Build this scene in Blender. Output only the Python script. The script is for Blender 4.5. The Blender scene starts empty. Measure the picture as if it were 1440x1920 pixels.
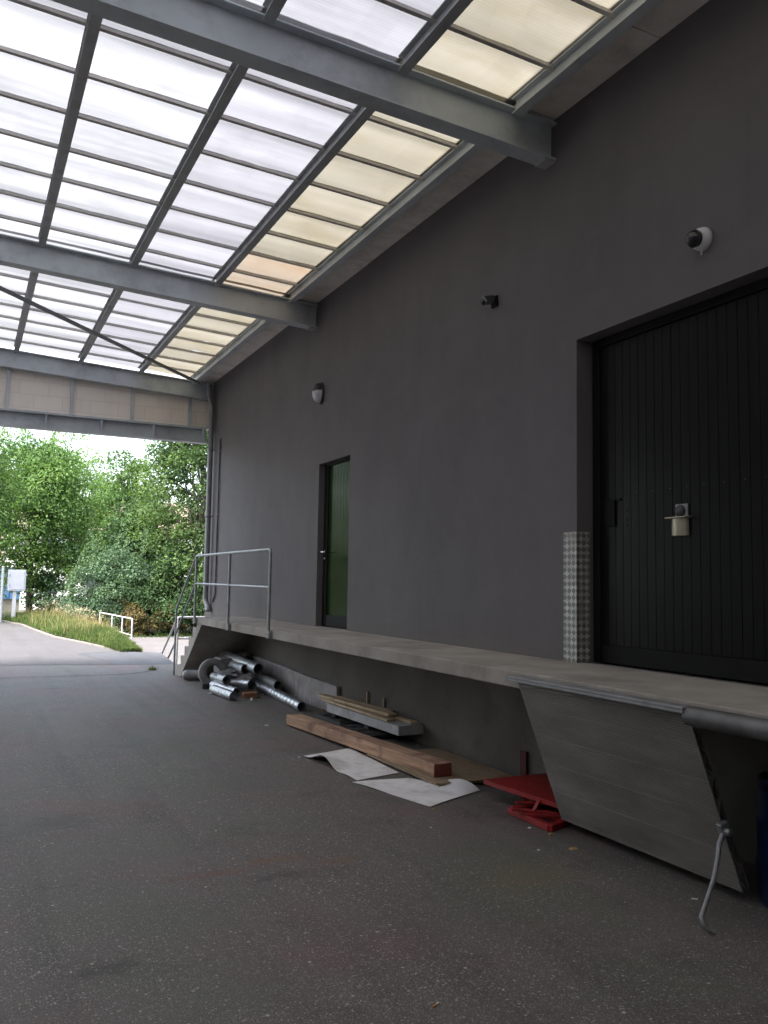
import bpy, bmesh, math, random
import numpy as np
from mathutils import Vector, Matrix
R = math.radians
random.seed(7)
rng = np.random.default_rng(11)
scene = bpy.context.scene
COL = scene.collection

# ------------------------------------------------------------------ tagging
def tag(o, label=None, cat=None, group=None, kind=None):
    if label: o['label'] = label
    if cat: o['category'] = cat
    if group: o['group'] = group
    if kind: o['kind'] = kind
    return o

def empty(name, loc, label, cat, group=None):
    o = bpy.data.objects.new(name, None)
    COL.objects.link(o)
    o.location = loc
    o.empty_display_size = .1
    return tag(o, label, cat, group)

def wloc(o):
    v = Vector((0, 0, 0))
    while o is not None:
        v += o.location
        o = o.parent
    return v

def link_mesh(name, me, material, parent=None, origin=None):
    """me is in world coordinates; the object gets its own origin."""
    o = bpy.data.objects.new(name, me)
    COL.objects.link(o)
    if material is not None:
        for m in (material if isinstance(material, (list, tuple)) else [material]):
            me.materials.append(m)
    if parent is not None:
        off = wloc(parent)
        o.parent = parent
    else:
        if origin is None:
            n = len(me.vertices)
            co = np.empty(n * 3, dtype=np.float32); me.vertices.foreach_get('co', co); co = co.reshape(-1, 3)
            lo, hi = co.min(0), co.max(0)
            origin = ((lo[0] + hi[0]) / 2, (lo[1] + hi[1]) / 2, lo[2])
        off = Vector(origin)
        o.location = off
    me.transform(Matrix.Translation(-off))
    return o

# ------------------------------------------------------------------ mesh builder
class MB:
    def __init__(s):
        s.v = []; s.f = []; s.sm = []; s.mi = []; s.cur = 0
    def add(s, vs, fs, smooth=False):
        b = len(s.v)
        s.v += [tuple(map(float, v)) for v in vs]
        for f in fs:
            s.f.append([b + i for i in f]); s.sm.append(smooth); s.mi.append(s.cur)
        return s
    def box(s, x0, x1, y0, y1, z0, z1):
        vs = [(x, y, z) for z in (z0, z1) for y in (y0, y1) for x in (x0, x1)]
        return s.add(vs, [(0, 2, 3, 1), (4, 5, 7, 6), (0, 1, 5, 4), (2, 6, 7, 3), (0, 4, 6, 2), (1, 3, 7, 5)])
    def obox(s, c, ax, ay, az, hx, hy, hz):
        c = Vector(c); ax = Vector(ax).normalized(); ay = Vector(ay).normalized(); az = Vector(az).normalized()
        vs = [c + ax * (hx * i) + ay * (hy * j) + az * (hz * k) for k in (-1, 1) for j in (-1, 1) for i in (-1, 1)]
        return s.add(vs, [(0, 2, 3, 1), (4, 5, 7, 6), (0, 1, 5, 4), (2, 6, 7, 3), (0, 4, 6, 2), (1, 3, 7, 5)])
    def bar(s, a, b, w, h, up=(0, 0, 1)):
        """box beam from a to b, w wide, h high, centred on the line"""
        a, b = Vector(a), Vector(b); d = (b - a)
        y = d.normalized(); up = Vector(up)
        x = y.cross(up).normalized(); z = x.cross(y).normalized()
        return s.obox((a + b) / 2, x, y, z, w / 2, d.length / 2, h / 2)
    def prism(s, poly, axis, lo, hi):
        """poly: 2-D points in the two other axes (in axis order), extruded along axis"""
        n = len(poly)
        def P(p, t):
            l = list(p); l.insert(axis, t); return tuple(l)
        vs = [P(p, lo) for p in poly] + [P(p, hi) for p in poly]
        fs = [tuple(range(n)), tuple(reversed(range(n, 2 * n)))]
        fs += [(i, n + i, n + (i + 1) % n, (i + 1) % n) for i in range(n)]
        return s.add(vs, fs)
    def ibeam(s, a, b, h, w, tf, tw):
        """I section whose bottom line runs from a to b (up is +z sheared)"""
        a, b = Vector(a), Vector(b)
        d = (b - a).normalized(); x = d.cross(Vector((0, 0, 1))).normalized(); z = x.cross(d).normalized()
        pr = [(-w/2, 0), (w/2, 0), (w/2, tf), (tw/2, tf), (tw/2, h-tf), (w/2, h-tf), (w/2, h), (-w/2, h), (-w/2, h-tf), (-tw/2, h-tf), (-tw/2, tf), (-w/2, tf)]
        n = len(pr)
        vs = [a + x * p + z * q for p, q in pr] + [b + x * p + z * q for p, q in pr]
        fs = [tuple(range(n)), tuple(reversed(range(n, 2*n)))] + [(i, n+i, n+(i+1) % n, (i+1) % n) for i in range(n)]
        return s.add(vs, fs)
    def tube(s, pts, r, n=12, caps=True, smooth=True, bend=0.0):
        pts = [Vector(p) for p in pts]
        if bend > 0 and len(pts) > 2:                      # round the corners
            q = [pts[0]]
            for i in range(1, len(pts) - 1):
                p = pts[i]; a = (pts[i-1] - p); c = (pts[i+1] - p)
                t = min(bend, a.length * .45, c.length * .45)
                A = p + a.normalized() * t; Cc = p + c.normalized() * t
                for k in range(6):
                    u = k / 5
                    q.append(A * (1-u)**2 + p * 2*u*(1-u) + Cc * u*u)
            q.append(pts[-1]); pts = q
        rs = r if isinstance(r, (list, tuple)) else [r] * len(pts)
        if len(rs) != len(pts): rs = [rs[0]] * len(pts)
        prev = None; rings = []
        for i, p in enumerate(pts):
            d = (pts[min(i+1, len(pts)-1)] - pts[max(i-1, 0)]).normalized()
            if prev is None:
                u = d.cross(Vector((0, 0, 1)))
                if u.length < 1e-3: u = d.cross(Vector((0, 1, 0)))
                u.normalize()
            else:
                u = (prev - d * prev.dot(d)).normalized()
            prev = u; w = d.cross(u)
            rings.append([p + (u * math.cos(2*math.pi*k/n) + w * math.sin(2*math.pi*k/n)) * rs[i] for k in range(n)])
        vs = [v for rg in rings for v in rg]
        fs = []
        for i in range(len(rings) - 1):
            for k in range(n):
                a = i*n + k; b = i*n + (k+1) % n
                fs.append((a, b, b + n, a + n))
        s.add(vs, fs, smooth)
        if caps:
            s.add(rings[0], [tuple(reversed(range(n)))]); s.add(rings[-1], [tuple(range(n))])
        return s
    def lathe(s, prof, c, axis, n=24, smooth=True):
        """prof: (radius, height along axis) points; axis a vector, c the base centre"""
        c = Vector(c); d = Vector(axis).normalized()
        u = d.cross(Vector((0, 0, 1)))
        if u.length < 1e-3: u = d.cross(Vector((0, 1, 0)))
        u.normalize(); w = d.cross(u)
        vs = [c + d * h + (u * math.cos(2*math.pi*k/n) + w * math.sin(2*math.pi*k/n)) * max(r, 1e-4) for r, h in prof for k in range(n)]
        fs = []
        for i in range(len(prof) - 1):
            for k in range(n):
                a = i*n + k; b = i*n + (k+1) % n
                fs.append((a, b, b+n, a+n))
        return s.add(vs, fs, smooth)
    def build(s, name, material, parent=None, bevel=0, origin=None, seg=1):
        me = bpy.data.meshes.new(name)
        me.from_pydata(s.v, [], s.f)
        me.polygons.foreach_set('use_smooth', s.sm)
        me.polygons.foreach_set('material_index', s.mi)
        bm = bmesh.new(); bm.from_mesh(me)
        bmesh.ops.recalc_face_normals(bm, faces=bm.faces)
        bm.to_mesh(me); bm.free()
        o = link_mesh(name, me, material, parent, origin)
        if bevel:
            m = o.modifiers.new('bevel', 'BEVEL'); m.width = bevel; m.segments = seg; m.limit_method = 'ANGLE'; m.angle_limit = R(40)
        return o

# ------------------------------------------------------------------ materials
def new_mat(name):
    m = bpy.data.materials.new(name); m.use_nodes = True
    nt = m.node_tree
    b = nt.nodes['Principled BSDF']
    return m, nt, b

class N:
    """tiny node helper"""
    def __init__(s, nt): s.nt = nt
    def n(s, t, **kw):
        x = s.nt.nodes.new(t)
        for k, v in kw.items():
            if k in ('i',):
                for kk, vv in v.items(): x.inputs[kk].default_value = vv
            else: setattr(x, k, v)
        return x
    def l(s, a, b): s.nt.links.new(a, b)
    def pos(s):
        return s.n('ShaderNodeNewGeometry').outputs['Position']
    def mapping(s, vec, scale=(1, 1, 1), rot=(0, 0, 0)):
        m = s.n('ShaderNodeMapping'); s.l(vec, m.inputs['Vector'])
        m.inputs['Scale'].default_value = scale; m.inputs['Rotation'].default_value = rot
        return m.outputs['Vector']
    def noise(s, vec, scale, detail=4, rough=.55):
        x = s.n('ShaderNodeTexNoise'); x.inputs['Scale'].default_value = scale
        x.inputs['Detail'].default_value = detail; x.inputs['Roughness'].default_value = rough
        s.l(vec, x.inputs['Vector']); return x.outputs['Fac']
    def ramp(s, fac, stops, interp='LINEAR'):
        x = s.n('ShaderNodeValToRGB'); cr = x.color_ramp; cr.interpolation = interp
        while len(cr.elements) < len(stops): cr.elements.new(.5)
        for e, (p, c) in zip(cr.elements, stops):
            e.position = p
            e.color = (c, c, c, 1) if isinstance(c, (int, float)) else (*c, 1)
        s.l(fac, x.inputs['Fac']); return x.outputs['Color']
    def mix(s, fac, a, b, mode='MIX'):
        x = s.n('ShaderNodeMix', data_type='RGBA', blend_type=mode)
        for i, v in ((0, fac), (6, a), (7, b)):
            if isinstance(v, (int, float)): x.inputs[i].default_value = v if i == 0 else (v, v, v, 1)
            elif isinstance(v, tuple): x.inputs[i].default_value = (*v, 1)
            else: s.l(v, x.inputs[i])
        return x.outputs[2]
    def math(s, op, a, b=0.0, c=None, clamp=False):
        x = s.n('ShaderNodeMath', operation=op, use_clamp=clamp)
        for i, v in enumerate((a, b) if c is None else (a, b, c)):
            if isinstance(v, (int, float)): x.inputs[i].default_value = v
            else: s.l(v, x.inputs[i])
        return x.outputs[0]
    def bump(s, h, strength, dist, bsdf):
        x = s.n('ShaderNodeBump'); x.inputs['Strength'].default_value = strength; x.inputs['Distance'].default_value = dist
        s.l(h, x.inputs['Height']); s.l(x.outputs['Normal'], bsdf.inputs['Normal']); return x

def simple(name, c1, c2, rough=.7, scale=3, metallic=0, bump=0, bscale=60, stretch=(1, 1, 1), rough2=None, spec=.5, dirt=None, dscale=1.2):
    m, nt, b = new_mat(name); k = N(nt)
    p = k.mapping(k.pos(), stretch)
    f = k.noise(p, scale, 6)
    col = k.ramp(f, [(.3, c1), (.7, c2)])
    if dirt:
        d = k.ramp(k.noise(k.pos(), dscale, 8, .7), [(.48, 0.0), (.68, 1.0)])
        col = k.mix(k.math('MULTIPLY', d, dirt[1]), col, dirt[0])
    k.l(col, b.inputs['Base Color'])
    b.inputs['Roughness'].default_value = rough
    if rough2 is not None:
        k.l(k.ramp(f, [(.3, rough), (.7, rough2)]), b.inputs['Roughness'])
    b.inputs['Metallic'].default_value = metallic
    b.inputs['Specular IOR Level'].default_value = spec
    if bump:
        k.bump(k.noise(p, bscale, 5), bump, .01, b)
    return m

M = {}
# wall paint: dark warm grey render with a fine grain and faint patches
def mk_wall():
    m, nt, b = new_mat('grey_wall_paint'); k = N(nt); p = k.pos()
    big = k.noise(p, .55, 6, .6); mid = k.noise(k.mapping(p, (1, 1, .35)), 2.6, 6, .65)
    col = k.ramp(k.math('ADD', k.math('MULTIPLY', big, .6), k.math('MULTIPLY', mid, .4)), [(.32, (.108, .100, .1045)), (.68, (.146, .136, .141))])
    streak = k.ramp(k.noise(k.mapping(p, (1, 6, .12)), 1.3, 6, .7), [(.62, 0.0), (.85, 1.0)])
    col = k.mix(k.math('MULTIPLY', streak, .3), col, (.07, .066, .063))
    blot = k.ramp(k.noise(k.mapping(p, (1, .7, 1.3)), 3.4, 5, .6), [(.5, 0.0), (.62, 1.0)])
    col = k.mix(k.math('MULTIPLY', blot, .16), col, (.155, .147, .15))
    # splash dirt in the last hand's breadth above the platform
    sz = k.n('ShaderNodeSeparateXYZ'); k.l(p, sz.inputs[0])
    low = k.ramp(k.math('ADD', k.math('SUBTRACT', sz.outputs['Z'], 1.069), k.math('MULTIPLY', k.math('SUBTRACT', k.noise(k.mapping(p, (1, 3, .6)), 4, 5, .7), .5), .5)), [(.0, .55), (.22, 0.0)])
    col = k.mix(low, col, (.15, .135, .115))
    k.l(col, b.inputs['Base Color']); b.inputs['Roughness'].default_value = .72; b.inputs['Specular IOR Level'].default_value = .3
    br = k.n('ShaderNodeTexBrick', offset=.5); br.inputs['Scale'].default_value = 1; br.inputs['Brick Width'].default_value = .5; br.inputs['Row Height'].default_value = .25
    br.inputs['Mortar Size'].default_value = .006; br.inputs['Mortar Smooth'].default_value = 1
    k.l(k.mapping(p, (1, 1, 1), (0, R(90), R(90))), br.inputs['Vector'])
    h = k.math('ADD', k.math('MULTIPLY', k.noise(p, 170, 3), .8), k.math('MULTIPLY', k.noise(p, 24, 4), 1.1))
    k.bump(h, .38, .006, b)
    return m
M['wall'] = mk_wall()

def mk_asphalt(name, base1, base2, tint1, tint2, peb=1.0, pcol=(.42, .40, .37), rough=.62):
    m, nt, b = new_mat(name); k = N(nt); p = k.pos()
    fine = k.noise(p, 130, 4, .7)
    col = k.ramp(fine, [(.3, base1), (.7, base2)])
    patch = k.noise(p, .85, 5, .6)
    col = k.mix(k.ramp(patch, [(.38, .95), (.5, 0.0)]), col, tint1, 'MULTIPLY')
    col = k.mix(k.ramp(patch, [(.5, 0.0), (.64, .95)]), col, tint2, 'MULTIPLY')
    dark = k.ramp(k.noise(k.mapping(p, (1, 1.2, 1)), 1.9, 6, .6), [(.56, 0.0), (.72, .45)])
    col = k.mix(dark, col, (.022, .022, .021))
    trk = k.ramp(k.noise(k.mapping(p, (2.6, .16, 1), (0, 0, .05)), 1.0, 4, .6), [(.5, 0.0), (.66, .30)])
    col = k.mix(trk, col, (.035, .032, .03))
    # aggregate: stones of several sizes showing through the binder
    h = None
    for sc, lo, hi, keep, amt in ((150, .10, .24, .32, .62), (80, .12, .24, .5, .62), (40, .09, .17, .78, .75), (22, .06, .12, .88, .9)):
        v = k.n('ShaderNodeTexVoronoi', feature='F1'); v.inputs['Scale'].default_value = sc; v.inputs['Randomness'].default_value = 1
        k.l(p, v.inputs['Vector'])
        near = k.ramp(v.outputs['Distance'], [(lo * 1.6, 1.0), (hi * 1.9, 0.0)])
        sep = k.n('ShaderNodeSeparateColor'); k.l(v.outputs['Color'], sep.inputs[0])
        on = k.math('GREATER_THAN', sep.outputs[0], keep)
        cover = k.ramp(k.noise(p, .7, 5, .7), [(.36, .35), (.6, 1.0)])
        msk = k.math('MULTIPLY', k.math('MULTIPLY', near, on), k.math('MULTIPLY', cover, amt * peb))
        bright = k.mix(k.math('POWER', sep.outputs[1], 1.8), tuple(x * .32 for x in pcol), tuple(min(.8, x * 1.45) for x in pcol))
        col = k.mix(msk, col, bright)
        h = msk if h is None else k.math('ADD', h, msk)
    k.l(col, b.inputs['Base Color'])
    k.l(k.ramp(k.noise(p, 1.4, 5), [(.3, rough - .03), (.7, rough + .06)]), b.inputs['Roughness'])
    b.inputs['Specular IOR Level'].default_value = .45
    k.bump(k.math('ADD', k.math('MULTIPLY', fine, .8), k.math('MULTIPLY', h, .5)), .55, .006, b)
    return m, nt, b, k, col, p
def mk_yard():
    m, nt, b, k, col, p = mk_asphalt('yard_asphalt', (.046, .0405, .0365), (.198, .176, .159), (.88, 1.0, .86), (1.16, .90, .92), peb=1.3)
    # rust-brown stains, each a spot with a ragged outline
    for (x, y, sx, sy, c, amt) in ((1.78, 5.02, .28, .09, (.18, .09, .035), .6), (1.36, 4.9, .3, .07, (.17, .075, .05), .5), (2.1, 4.86, .3, .06, (.16, .10, .04), .5),
                                   (.62, 3.92, .16, .12, (.03, .03, .028), .6), (1.7, 4.74, .3, .1, (.04, .037, .034), .5), (.68, 6.36, .35, .3, (.045, .043, .042), .45), (3.0, 4.15, .45, .25, (.16, .12, .07), .5), (2.6, 3.55, .5, .05, (.15, .12, .11), .4), (3.05, 3.2, .5, .045, (.17, .14, .13), .4)):
        q = k.n('ShaderNodeVectorMath', operation='SUBTRACT'); k.l(p, q.inputs[0]); q.inputs[1].default_value = (x, y, 0)
        q2 = k.n('ShaderNodeVectorMath', operation='DIVIDE'); k.l(q.outputs[0], q2.inputs[0]); q2.inputs[1].default_value = (sx, sy, 1)
        ln = k.n('ShaderNodeVectorMath', operation='LENGTH'); k.l(q2.outputs[0], ln.inputs[0])
        d = k.math('ADD', ln.outputs['Value'], k.math('MULTIPLY', k.math('SUBTRACT', k.noise(p, 7, 8, .78), .5), 3.4))
        col = k.mix(k.math('MULTIPLY', k.ramp(d, [(.2, 1.0), (1.15, 0.0)]), amt), col, c)
    k.l(col, b.inputs['Base Color'])
    return m
M['yard'] = mk_yard()
M['road'] = mk_asphalt('old_road_asphalt', (.062, .058, .059), (.108, .10, .102), (.95, .95, 1), (1.05, .96, .96), peb=.6, pcol=(.5, .48, .46), rough=.75)[0]
M['patch'] = mk_asphalt('new_asphalt', (.06, .06, .066), (.10, .10, .108), (.95, 1, 1), (1, .95, .97), peb=.3, pcol=(.3, .3, .3), rough=.6)[0]
M['pavement'] = simple('pink_pavement', (.115, .105, .102), (.165, .15, .147), .85, 4, bump=.3, bscale=90)
M['bounce_render'] = simple('pale_bounce_render', (.60, .595, .585), (.70, .695, .685), .85, 2)  # pale tone chosen to bounce light off the unseen walls
M['crack'] = simple('crack_tar', (.012, .012, .013), (.03, .03, .03), .8, 5)
M['soil'] = simple('grassy_soil', (.045, .055, .018), (.09, .085, .04), .95, 1.2, bump=.6, bscale=20)
M['kerb'] = simple('kerb_stone', (.13, .12, .105), (.21, .195, .175), .85, 8, bump=.4)
M['steel'] = simple('grey_blue_steel_paint', (.48, .52, .55), (.56, .60, .63), .5, 2.2, spec=.4, dirt=((.09, .08, .07), .35), dscale=2.0, bump=.08, bscale=40)
M['brace'] = simple('shaded_brace_paint', (.10, .105, .105), (.15, .155, .155), .55, 4)  # shade on the brace's underside put into a darker base colour
M['purlin'] = simple('purlin_paint', (.36, .375, .38), (.44, .455, .46), .5, 3, spec=.4, dirt=((.07, .05, .04), .5), dscale=3)
M['bar'] = simple('glazing_bar_metal', (.46, .43, .405), (.56, .53, .50), .55, 6)
M['galv'] = simple('galvanised_steel', (.29, .305, .315), (.43, .445, .455), .42, 14, metallic=.85, rough2=.55, dirt=((.2, .19, .17), .3), dscale=9)
M['galv_dull'] = simple('dull_galvanised_steel', (.24, .245, .25), (.36, .365, .37), .5, 9, metallic=.7, rough2=.7)
M['tube_steel'] = simple('worn_steel_tube', (.10, .10, .10), (.17, .17, .17), .45, 7, metallic=.5, dirt=((.06, .05, .045), .6), dscale=5)
M['white_metal'] = simple('white_painted_rail', (.42, .43, .44), (.52, .525, .53), .45, 9, dirt=((.4, .38, .33), .4), dscale=9)
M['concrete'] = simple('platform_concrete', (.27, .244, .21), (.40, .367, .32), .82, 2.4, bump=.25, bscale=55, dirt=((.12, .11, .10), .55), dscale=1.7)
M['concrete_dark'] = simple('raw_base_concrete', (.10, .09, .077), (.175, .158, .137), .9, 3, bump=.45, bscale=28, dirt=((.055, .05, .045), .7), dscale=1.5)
M['plinth'] = simple('weathered_plinth', (.30, .28, .275), (.46, .435, .42), .85, 4, bump=.5, bscale=16, stretch=(1, 5, .6), dirt=((.14, .12, .11), .6), dscale=4)
M['soffit'] = simple('soffit_board', (.74, .69, .645), (.84, .79, .74), .85, 3, bump=.15, dirt=((.36, .31, .27), .5), dscale=2.5)
M['downpipe'] = simple('downpipe_zinc', (.2, .21, .215), (.28, .29, .29), .5, 5, metallic=.3)
M['black'] = simple('black_door_paint', (.003, .003, .0033), (.0048, .0048, .0052), .28, 5, rough2=.42, stretch=(1, 4, .4), spec=.10)
M['black_gloss'] = simple('door_paint_reflected_green', (.009, .026, .005), (.015, .038, .008), .12, 5, rough2=.18, spec=.09)  # green reflection of the trees put into the dark paint's colour
M['black_matt'] = simple('black_frame', (.004, .004, .0045), (.007, .007, .0075), .6, 6, spec=.15)
M['stud'] = simple('dull_stud', (.06, .06, .06), (.09, .09, .09), .5, 9)
M['plastic_dark'] = simple('dark_plastic', (.03, .03, .032), (.045, .045, .047), .45, 9)
M['white_plastic'] = simple('white_plastic', (.62, .62, .62), (.72, .72, .71), .4, 9)
M['lens'] = simple('frosted_lens', (.55, .56, .60), (.66, .67, .70), .35, 6)
M['glass_dark'] = simple('dark_dome', (.01, .01, .011), (.016, .016, .016), .08, 6, spec=.8)
M['chrome'] = simple('chrome', (.7, .7, .7), (.8, .8, .8), .2, 6, metallic=1)
M['brass'] = simple('dull_steel_box', (.32, .29, .22), (.46, .42, .33), .42, 12, metallic=.7)
M['red'] = simple('red_paint', (.25, .008, .010), (.37, .014, .014), .5, 6, dirt=((.11, .012, .011), .75), dscale=11, bump=.15, bscale=40)
M['barrel'] = simple('blue_barrel_plastic', (.005, .015, .055), (.008, .022, .08), .4, 5)
M['white_sheet'] = simple('white_sheet', (.78, .765, .755), (.88, .87, .86), .6, 3, dirt=((.42, .39, .35), .6), dscale=5, bump=.1, bscale=12)
M['white_board'] = simple('white_profile', (.42, .42, .43), (.54, .54, .54), .6, 4, dirt=((.24, .21, .19), .7), dscale=5)
M['rubber'] = simple('dark_mat', (.022, .022, .022), (.05, .048, .046), .8, 9, bump=.4)
M['ins'] = simple('insulation_ring', (.2, .2, .2), (.28, .28, .275), .9, 9, bump=.5, bscale=50)

def mk_wood(name, c1, c2, c3, along=(1, 30, 30), dirt=None):
    m, nt, b = new_mat(name); k = N(nt)
    tc = k.n('ShaderNodeTexCoord').outputs['Object']
    p = k.mapping(tc, along)
    f = k.noise(p, 1.0, 8, .65)
    col = k.ramp(f, [(.28, c1), (.5, c2), (.72, c3)])
    spots = k.ramp(k.noise(tc, 4.2, 5, .6), [(.52, 0.0), (.68, .8)])
    col = k.mix(spots, col, dirt or c1)
    chips = k.ramp(k.noise(k.mapping(tc, (9, 2.5, 14)), 1.7, 6, .7), [(.64, 0.0), (.72, .8)])
    col = k.mix(chips, col, (.42, .36, .3))
    k.l(col, b.inputs['Base Color']); b.inputs['Roughness'].default_value = .78
    k.bump(f, .3, .006, b)
    return m
M['beam_wood'] = mk_wood('reddish_timber', (.15, .092, .06), (.42, .255, .16), (.60, .385, .25), (22, 1.2, 22), (.15, .075, .06))
M['end_red'] = simple('painted_end_grain', (.15, .036, .026), (.24, .062, .045), .75, 30, bump=.3)
M['dark_red'] = simple('dark_red_paint', (.07, .014, .012), (.11, .022, .018), .8, 20)
M['plank'] = mk_wood('pale_plank', (.32, .23, .14), (.54, .41, .26), (.66, .53, .36), (30, 1.2, 30), (.26, .19, .12))
M['ply'] = mk_wood('chipboard', (.23, .17, .10), (.29, .215, .135), (.33, .25, .16), (25, 25, 25), (.19, .14, .09))
M['offcut'] = mk_wood('orange_offcut', (.2, .09, .04), (.28, .14, .065), (.36, .2, .1), (30, 4, 30))

def mk_blocks():
    m, nt, b = new_mat('cream_blockwork'); k = N(nt); p = k.pos()
    v = k.mapping(p, (1, 1, 1), (R(-90), 0, 0))
    br = k.n('ShaderNodeTexBrick', offset=.5); br.inputs['Scale'].default_value = 1
    br.inputs['Brick Width'].default_value = .5; br.inputs['Row Height'].default_value = .25
    br.inputs['Mortar Size'].default_value = .006; br.inputs['Mortar Smooth'].default_value = .2
    br.inputs['Color1'].default_value = (.88, .80, .72, 1); br.inputs['Color2'].default_value = (.91, .84, .765, 1); br.inputs['Mortar'].default_value = (.78, .70, .62, 1)
    k.l(v, br.inputs['Vector'])
    st = k.ramp(k.noise(k.mapping(p, (1.5, 1, .4)), 2.2, 7, .7), [(.5, 0.0), (.75, .55)])
    col = k.mix(k.math('MULTIPLY', st, .4), br.outputs['Color'], (.62, .51, .43))
    k.l(col, b.inputs['Base Color']); b.inputs['Roughness'].default_value = .9
    k.bump(k.math('ADD', k.math('MULTIPLY', br.outputs['Fac'], -1), k.math('MULTIPLY', k.noise(p, 60, 4), .4)), .4, .008, b)
    return m
M['blocks'] = mk_blocks()

def mk_checker_plate():
    m, nt, b = new_mat('aluminium_tread_plate'); k = N(nt); p = k.pos()
    v = k.mapping(p, (1, 1, 1), (R(45), 0, 0))
    sepx = k.n('ShaderNodeSeparateXYZ'); k.l(p, sepx.inputs[0])
    along = k.math('ADD', sepx.outputs['Y'], k.math('MULTIPLY', sepx.outputs['X'], -1.0))
    a = k.math('ADD', along, sepx.outputs['Z']); c = k.math('SUBTRACT', along, sepx.outputs['Z'])
    cb = k.n('ShaderNodeCombineXYZ'); k.l(a, cb.inputs[0]); k.l(c, cb.inputs[1])
    ck = k.n('ShaderNodeTexChecker'); ck.inputs['Scale'].default_value = 18.5
    k.l(cb.outputs[0], ck.inputs['Vector'])
    n = k.noise(p, 60, 4)
    col = k.mix(ck.outputs['Fac'], (.22, .215, .205), (.60, .59, .565))
    wear = k.noise(p, 21, 3, .6)
    col = k.mix(k.ramp(wear, [(.40, .75), (.60, 0.0)]), col, (.27, .262, .25))
    col = k.mix(k.ramp(n, [(.4, 0.0), (.7, .45)]), col, (.33, .32, .3))
    k.l(col, b.inputs['Base Color']); b.inputs['Metallic'].default_value = .75
    k.l(k.ramp(ck.outputs['Fac'], [(0, .62), (1, .38)]), b.inputs['Roughness'])
    # fine lines on the raised pads, turned by 90 degrees from pad to pad
    w1 = k.math('SINE', k.math('MULTIPLY', a, 900)); w2 = k.math('SINE', k.math('MULTIPLY', c, 900))
    h = k.math('ADD', k.math('MULTIPLY', ck.outputs['Fac'], 1.0), k.math('MULTIPLY', k.math('MULTIPLY', w1, ck.outputs['Fac']), .3))
    k.bump(h, .8, .003, b)
    return m
M['tread'] = mk_checker_plate()

def mk_ramp():
    m, nt, b = new_mat('ribbed_ramp_aluminium'); k = N(nt); p = k.pos()
    sp = k.n('ShaderNodeSeparateXYZ'); k.l(p, sp.inputs[0])
    big = k.noise(k.mapping(p, (1, .6, 2.4)), 2.2, 7, .65)
    col = k.ramp(big, [(.3, (.115, .106, .094)), (.7, (.25, .233, .212))])
    fine = k.noise(k.mapping(p, (1, 3, 60)), 3, 4, .6)
    col = k.mix(k.ramp(fine, [(.4, 0.0), (.7, .35)]), col, (.17, .155, .14))
    scr = k.ramp(k.noise(k.mapping(p, (1, 2.2, 90), (.05, 0, 0)), 1.3, 3, .8), [(.66, 0.0), (.72, .5)])
    col = k.mix(scr, col, (.40, .38, .36))
    k.l(col, b.inputs['Base Color']); b.inputs['Metallic'].default_value = .35; b.inputs['Roughness'].default_value = .55
    return m
M['ramp'] = mk_ramp()

def mk_duct():
    m, nt, b = new_mat('spiral_duct_zinc'); k = N(nt)
    p = k.pos()
    n = k.noise(p, 16, 4, .7); n2 = k.noise(p, 70, 3)
    col = k.ramp(n, [(.3, (.40, .415, .425)), (.7, (.70, .72, .735))])
    col = k.mix(k.ramp(n2, [(.5, 0.0), (.7, .25)]), col, (.28, .28, .27))
    k.l(col, b.inputs['Base Color']); b.inputs['Metallic'].default_value = .8
    k.l(k.ramp(n, [(.3, .32), (.7, .5)]), b.inputs['Roughness'])
    return m
M['duct'] = mk_duct()

def mk_panel(name, t1, t2, stain, stain_amt):
    """thin twin-wall sheet: daylight passes through it, scattered"""
    m, nt, b = new_mat(name); k = N(nt); p = k.pos()
    nt.nodes.remove(b)
    out = [n for n in nt.nodes if n.type == 'OUTPUT_MATERIAL'][0]
    isl = k.n('ShaderNodeNewGeometry').outputs['Random Per Island']
    band = k.noise(k.mapping(p, (.12, 1.5, 1)), 1.5, 5, .6)
    col = k.ramp(band, [(.36, t1), (.64, t2)])
    spy = k.n('ShaderNodeSeparateXYZ'); k.l(p, spy.inputs[0])
    u = k.math('FRACT', k.math('DIVIDE', k.math('SUBTRACT', spy.outputs['Y'], 5.12), .691))
    wav = k.math('ADD', u, k.math('MULTIPLY', k.math('SUBTRACT', k.noise(k.mapping(p, (.25, 1.2, 1)), 1.1, 3), .5), .35))
    lap = k.ramp(wav, [(.0, .78), (.16, .80), (.30, 1.0), (.62, 1.0), (.92, .88), (1.0, .84)])
    col = k.mix(1.0, col, lap, 'MULTIPLY')
    st = k.ramp(k.noise(k.mapping(p, (.9, 1.6, 1)), 1.35, 7, .65), [(.50, 0.0), (.78, 1.0)])
    col = k.mix(k.math('MULTIPLY', st, stain_amt), col, stain)
    sp = k.n('ShaderNodeSeparateXYZ'); k.l(p, sp.inputs[0])
    rib = k.math('MULTIPLY_ADD', k.math('SINE', k.math('MULTIPLY', sp.outputs['Y'], 2*math.pi/.032)), .045, .955)
    var = k.math('MULTIPLY_ADD', isl, .22, .86)
    col = k.mix(1.0, col, k.math('MULTIPLY', rib, var), 'MULTIPLY')
    # grime gathered along the lower edge where the sheets lap
    tr = k.n('ShaderNodeBsdfTranslucent'); k.l(col, tr.inputs['Color'])
    df = k.n('ShaderNodeBsdfDiffuse'); df.inputs['Color'].default_value = (.5, .5, .48, 1)
    mx = k.n('ShaderNodeMixShader'); mx.inputs[0].default_value = .25
    k.l(tr.outputs[0], mx.inputs[1]); k.l(df.outputs[0], mx.inputs[2])
    k.l(mx.outputs[0], out.inputs['Surface'])
    return m
PT = .44
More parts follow.
